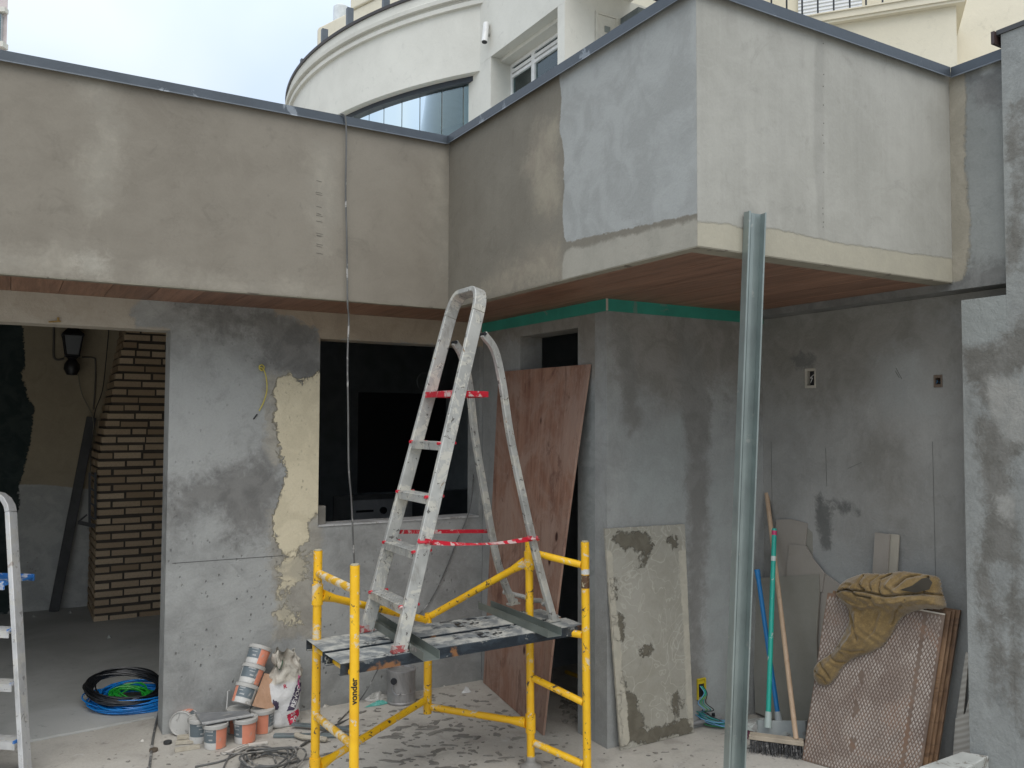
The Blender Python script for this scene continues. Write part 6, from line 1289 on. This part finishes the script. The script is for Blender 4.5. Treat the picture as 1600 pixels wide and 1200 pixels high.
m_pur = paint('purple_print', (.055, .04, .075), .6, dirt=.15, dirtc=(.5, .5, .5), dscale=40); m_rd = paint('red_print', (.50, .02, .06), .55, var=.15); m_wh2 = paint('white_print', (.62, .60, .58), .6); m_pk = paint('pink_print', (.45, .08, .2), .6); m_grn = paint('green_print', (.02, .12, .06), .6)
def on_bag(name, me, M2, mat, off=.0015):
    """lay a flat 2d mesh (x: width, y: height in bag coordinates) on the sack's camera side"""
    for v in me.vertices:
        p = M2 @ v.co; best = None; t_ = min(max(p.y/Hb, .01), .99)
        for u in np.linspace(.5, 1., 60):
            q_ = bagp(u, t_)
            d_ = abs(q_[0]-(p.x+.055*t_**1.3-.035*t_))
            if best is None or d_ < best[0]: best = (d_, q_, u)
        q_ = best[1]; v.co = Vector((p.x+.055*t_**1.3-.035*t_, q_[1]-off-(v.co.z*.2), q_[2]))
    o = bpy.data.objects.new(name, me); COL.objects.link(o); o.parent = bg; me.materials.clear(); me.materials.append(mat); return o
def patch_me(name, poly, n=8):
    bm = bmesh.new(); poly = np.array(poly); mn, mx = poly.min(0), poly.max(0); xs = np.linspace(mn[0], mx[0], n*2); ys = np.linspace(mn[1], mx[1], n*2); P_2 = np.array([(x, y) for y in ys for x in xs]); ins = flat_sdf(P_2, poly) > -.002
    V = [bm.verts.new((x, y, 0)) if k else None for (x, y), k in zip(P_2, ins)]; N_ = len(xs)
    for j in range(len(ys)-1):
        for i in range(N_-1):
            q_ = [V[j*N_+i], V[j*N_+i+1], V[(j+1)*N_+i+1], V[(j+1)*N_+i]]
            if all(q_): bm.faces.new(q_)
    me = bpy.data.meshes.new(name); bm.to_mesh(me); bm.free(); return me
def text_me(s, size, bold=0):
    cu = bpy.data.curves.new('t', 'FONT'); cu.body = s; cu.size = size; cu.align_x = 'CENTER'; cu.align_y = 'CENTER'; cu.offset = bold; cu.resolution_u = 3; tmp = bpy.data.objects.new('tmp', cu); COL.objects.link(tmp); dg = bpy.context.evaluated_depsgraph_get(); me = bpy.data.meshes.new_from_object(tmp.evaluated_get(dg)); bpy.data.objects.remove(tmp); return me
I4 = Matrix.Identity(4)
on_bag('red_patch', patch_me('red_patch', [(.005, .065), (.072, .085), (.080, .05), (.045, .012), (.022, .01)], 10), I4, m_rd, .002)
on_bag('lettering', text_me('20', .036, .0008), Matrix.Translation((.046, .036, 0)) @ Matrix.Rotation(R(28), 4, 'Z'), m_wh2, .0036)
on_bag('lettering', text_me('ACI', .016, .0004), Matrix.Translation((.038, .063, 0)) @ Matrix.Rotation(R(28), 4, 'Z'), m_wh2, .0036)
on_bag('purple_band', patch_me('purple_band', [(.005, .085), (.045, .085), (.095, .175), (.096, .20), (.075, .215), (.05, .19), (.03, .14)], 14), I4, m_pur, .002)
on_bag('lettering', text_me('REVOC', .032, .0009), Matrix.Translation((.058, .145, 0)) @ Matrix.Rotation(R(64), 4, 'Z'), m_wh2, .0036)
on_bag('emblem', text_me('R', .028, .0006), Matrix.Translation((-.005, .205, 0)) @ Matrix.Rotation(R(12), 4, 'Z'), m_rd, .003)
on_bag('purple_patch', patch_me('purple_patch', [(-.07, .085), (-.035, .10), (-.04, .14), (-.066, .15)], 6), I4, m_pur, .002)
on_bag('pink_band', patch_me('pink_band', [(.066, .18), (.078, .18), (.078, .245), (.066, .25)], 6), I4, m_pk, .002)
on_bag('green_patch', patch_me('green_patch', [(-.05, .285), (-.005, .305), (-.005, .335), (-.03, .34), (-.045, .31)], 6), I4, m_grn, .002)
# battens, strips and small pieces by the buckets
m_bt = m_wood('batten_wood', (.36, .32, .25), (.46, .42, .34), (.22, .19, .15), (10, 10, 10), .8)
for i, (a, b, z, lb_) in enumerate((((277, 1152), (318, 1148), .028, 'top short wood batten under the lying bucket'), ((275, 1160), (318, 1157), .01, 'short wood batten left of the bucket pile, middle one'), ((273, 1172), (312, 1166), .008, 'lowest short wood batten of the little pile'))):
    setp(MB().beam(dz(*a, z), dz(*b, z), .03, .014).build('wood_batten', m_bt, None, bevel=.001), lb_, 'batten', 'short battens beside the bucket pile')
m_ws = paint('pale_strip', (.52, .50, .45), .7, dirt=.2, dirtc=(.3, .28, .24))
for i, (a, b, w_, lb_) in enumerate((((348, 1180), (385, 1166), .022, 'pale wood strip on the ground in front of the buckets'), ((388, 1166), (418, 1162), .026, 'short pale strip next to the loose cable coil'))):
    setp(MB().beam(fl(*a)+np.array([0, 0, .006]), fl(*b)+np.array([0, 0, .006]), w_, .006).build('wood_strip', m_ws, None), lb_, 'strip', 'pale strips on the ground')
for i, (a, b, w_, lb_) in enumerate((((457, 1138), (548, 1146), .03, 'upper galvanised profile lying behind the scaffold post'), ((428, 1152), (545, 1152), .035, 'lower galvanised profile lying behind the scaffold post'))):
    setp(MB().beam(fl(*a)+np.array([0, 0, .01+.012*(1-i)]), fl(*b)+np.array([0, 0, .01+.012*(1-i)]), w_, .012).build('metal_profile', paint('flat_galv_%d' % i, (.20, .235, .24), .45, .5, var=.25, dirt=.15, dirtc=(.35, .34, .3)), None, bevel=.001), lb_, 'metal profile', 'metal profiles on the ground')
o = MB().tube(spline([dz(460, 1147, .02), dz(475, 1152, .02), dz(500, 1154, .02), dz(512, 1156, .015)], 5), [.004]+[.013]*13+[.012, .004], 8).build('wood_sliver', m_bt, None); setp(o, 'pointed wood sliver lying on the metal profiles', 'wood sliver')
for i, (x, y) in enumerate(((262, 1162), (240, 1174), (316, 1148))):
    p = fl(x, y); n_ = 10; mb = MB(); vs = [(p[0]+.02*math.cos(a), p[1]+.02*math.sin(a), z) for z in (.001, .014) for a in np.linspace(0, 6.28, n_+1)[:-1]]; mb.add(vs, [(k_, (k_+1) % n_, (k_+1) % n_+n_, k_+n_) for k_ in range(n_)]+[tuple(range(n_, 2*n_))]); setp(mb.build('bottle_cap', paint('cap_%d' % i, ((.03, .03, .03), (.09, .07, .05), (.4, .4, .38))[i], .5), None, bevel=.002), ('black plastic cap on the ground at the doorway corner', 'brown cap on the ground left of the battens', 'pale cap between lying bucket and battens')[i], 'cap')
# big metal paint can behind the scaffold
cn_ = fl(624, 1099)+np.array([.02, .06, 0]); cn_[1] = min(cn_[1], YA-.13); can = thing('metal_can', 'large stained silver paint can with wire handle under the scaffold deck', 'can', tuple(cn_))
hc_ = dz(624, 1048, 0)[2]; hcz = at(622, 1045, 'y', cn_[1])[2]; rc_ = .083
t = NT('stained_tin'); c = t.mix(t.step(t.noise(4, 6, .7, .6, t.vec((1, 1, .35))), .35, .65), (.22, .215, .21), (.36, .35, .34)); c = t.mix(t.m('MULTIPLY', t.step(t.noise(9, 5, .7, .4, t.vec((1.5, 1.5, .35))), .6, .66), .6), c, (.16, .10, .08)); MTN = t.out(c, .42, t.bump(t.noise(6, 4), .006), .3)
mb = MB(); mb.lathe([(0, .001), (rc_-.003, .001), (rc_, .006), (rc_, .012), (rc_-.003, .016), (rc_-.003, hcz*.33), (rc_-.001, hcz*.34), (rc_-.003, hcz*.35), (rc_-.003, hcz-.02), (rc_, hcz-.012), (rc_, hcz), (rc_-.008, hcz+.002), (rc_-.01, hcz-.01), (0, hcz-.012)], 36, cn_); mb.build('body', MTN, can)
ea = cn_+np.array([-.075, -.045, hcz-.04]); mb = MB(); mb.tube(spline([ea, ea+np.array([.0, -.01, -.06]), ea+np.array([.025, -.035, -.085]), ea+np.array([.05, -.02, -.06]), ea+np.array([.052, -.01, -.01])], 6), .0028, 6); mb.build('wire_handle', paint('handle_wire', (.3, .3, .3), .4, .6), can)
mb = MB(); mb.tube([cn_+np.array([-.066, -.050, hcz-.05]), cn_+np.array([-.072, -.056, hcz-.05])], .018, 12); mb.build('handle_lug', m_dk, can)
# teal plastic scrap and clear bag
def crumple(name, label, cat, c, rx, ry, h, mat, seed, n=16):
    g = np.random.default_rng(seed); vs = []; 
    for j in range(7):
        for i in range(n):
            a = 2*math.pi*i/n; f = 1-j/6.5; rr = (.75+.5*g.random())*f if j else 1+g.normal(0, .12); vs.append((c[0]+rx*rr*math.cos(a), c[1]+ry*rr*math.sin(a), max(.002, h*(1-f**2)*(.5+g.random()*.8) if j else .002)))
    vs.append((c[0], c[1], h*.8)); fs = [(j*n+i, j*n+(i+1) % n, (j+1)*n+(i+1) % n, (j+1)*n+i) for j in range(6) for i in range(n)]+[(6*n+i, 6*n+(i+1) % n, 7*n) for i in range(n)]
    o = MB().add(vs, fs).build(name, mat, None); return setp(o, label, cat)
crumple('plastic_scrap', 'crumpled teal plastic strip on the ground left of the silver can', 'plastic scrap', fl(592, 1101), .07, .02, .02, paint('teal_plastic', (.12, .40, .34), .35), 3)
crumple('plastic_scrap', 'dusty clear plastic bag crumpled behind the teal strip', 'plastic bag', fl(588, 1092), .07, .04, .035, paint('dusty_clear_plastic', (.42, .41, .38), .4), 4)
crumple('plastic_scrap', 'wrinkled clear film between bucket and cement bag', 'plastic film', fl(418, 1130)+np.array([.03, .0, 0]), .03, .03, .08, paint('clear_film', (.42, .42, .40), .25), 5)
crumple('paper_scrap', 'small twisted white scrap near the facade foot, behind the gate post', 'paper scrap', fl(729, 1082), .03, .015, .03, paint('paper_white', (.6, .6, .58), .7), 6, 8)
for i, (x, y, s) in enumerate(((568, 1163, .016), (694, 1074, .014), (222, 1159, .014), (480, 1115, .012), (509, 1105, .02), (1178, 1158, .01))):
    crumple('plaster_crumb', ['white crumb on the ground between the scaffold posts and puddle marks', 'white crumb on the ground by the gate centre post', 'white crumb on the ground outside the doorway', 'tiny white crumb between bag and scaffold', 'white sliver on the ground just behind the left scaffold frame', 'tiny white crumb by the steel stud'][i], 'crumb', fl(x, y), s, s*.7, s*.8, m_ws, 20+i, 8)
# mortar splats and chips: nobody could count them
g = np.random.default_rng(21); mb = MB()
def splat(c, rx, ry, rot, h=.003):
    n = 14; vs = []; ph = g.random(3)*6
    for lev, (f, z) in enumerate(((1, .0008), (.82, h))):
        for i in range(n):
            a = 2*math.pi*i/n; k = (1+.25*math.sin(2*a+ph[0])+.18*math.sin(3*a+ph[1])+.16*math.sin(5*a+ph[2]))*f+g.normal(0, .03); x, y = rx*k*math.cos(a), ry*k*math.sin(a); vs.append((c[0]+x*math.cos(rot)-y*math.sin(rot), c[1]+x*math.sin(rot)+y*math.cos(rot), z+(g.normal(0, .0006) if lev else 0)))
    vs.append((c[0], c[1], h*1.1)); mb.add(vs, [(i, (i+1) % n, n+(i+1) % n, n+i) for i in range(n)]+[(n+i, n+(i+1) % n, 2*n) for i in range(n)])
rr0 = math.atan2(rt[1], rt[0])
for k in range(230):
    x = g.normal(690, 95); y = 1080+abs(g.normal(55, 42))
    if y > 1235 or x < 545 or x > 900: continue
    p = fl(x, y); s = abs(g.normal(0, .010))+.004
    if p[1] > YA-.03 or p[0] > XB-.05: continue
    splat(p, s*g.uniform(1, 2.2), s*g.uniform(.6, 1.1), rr0+g.normal(0, .5), .002+s*.12)
for (x, y, rx, ry) in ((620, 1152, .042, .016), (733, 1152, .055, .016), (700, 1165, .04, .010), (612, 1190, .055, .014), (636, 1188, .03, .010), (770, 1190, .035, .016), (657, 1183, .03, .006), (838, 1178, .022, .012), (790, 1185, .035, .01), (857, 1192, .022, .01), (648, 1133, .02, .02), (580, 1200, .03, .01), (700, 1200, .05, .012), (760, 1215, .04, .012), (660, 1220, .05, .012), (1024, 1177, .016, .008), (1013, 1181, .012, .005), (1040, 1176, .016, .003), (1055, 1171, .014, .003), (1075, 1165, .006, .003), (944, 1178, .004, .004), (970, 1184, .005, .003)):
    splat(fl(x, y), rx, ry, rr0+g.normal(0, .2), .004)
for k in range(520):
    x, y = g.uniform(150, 1440), g.uniform(1075, 1240); p = fl(x, y)
    if p[1] > 4.6 or p[0] > 3.4 or (p[0] > 2.5 and p[1] > 3.33): continue
    s = abs(g.normal(0, .0035))+.0015; splat(p, s*g.uniform(1, 2), s, g.random()*3, s*.5)
for k in range(160):
    x, y = g.uniform(876, 935), g.uniform(1085, 1130); p = fl(x, y); s = abs(g.normal(0, .005))+.002; splat(p, s*1.5, s, g.random()*3, s*.9)
setp(mb.build('mortar_splats', paint('drying_mortar', (.19, .178, .155), .8, var=.25, dirt=.15, dirtc=(.25, .24, .21), dscale=30), None), 'dark mortar splats and chips scattered over the ground', 'debris', kind='stuff')
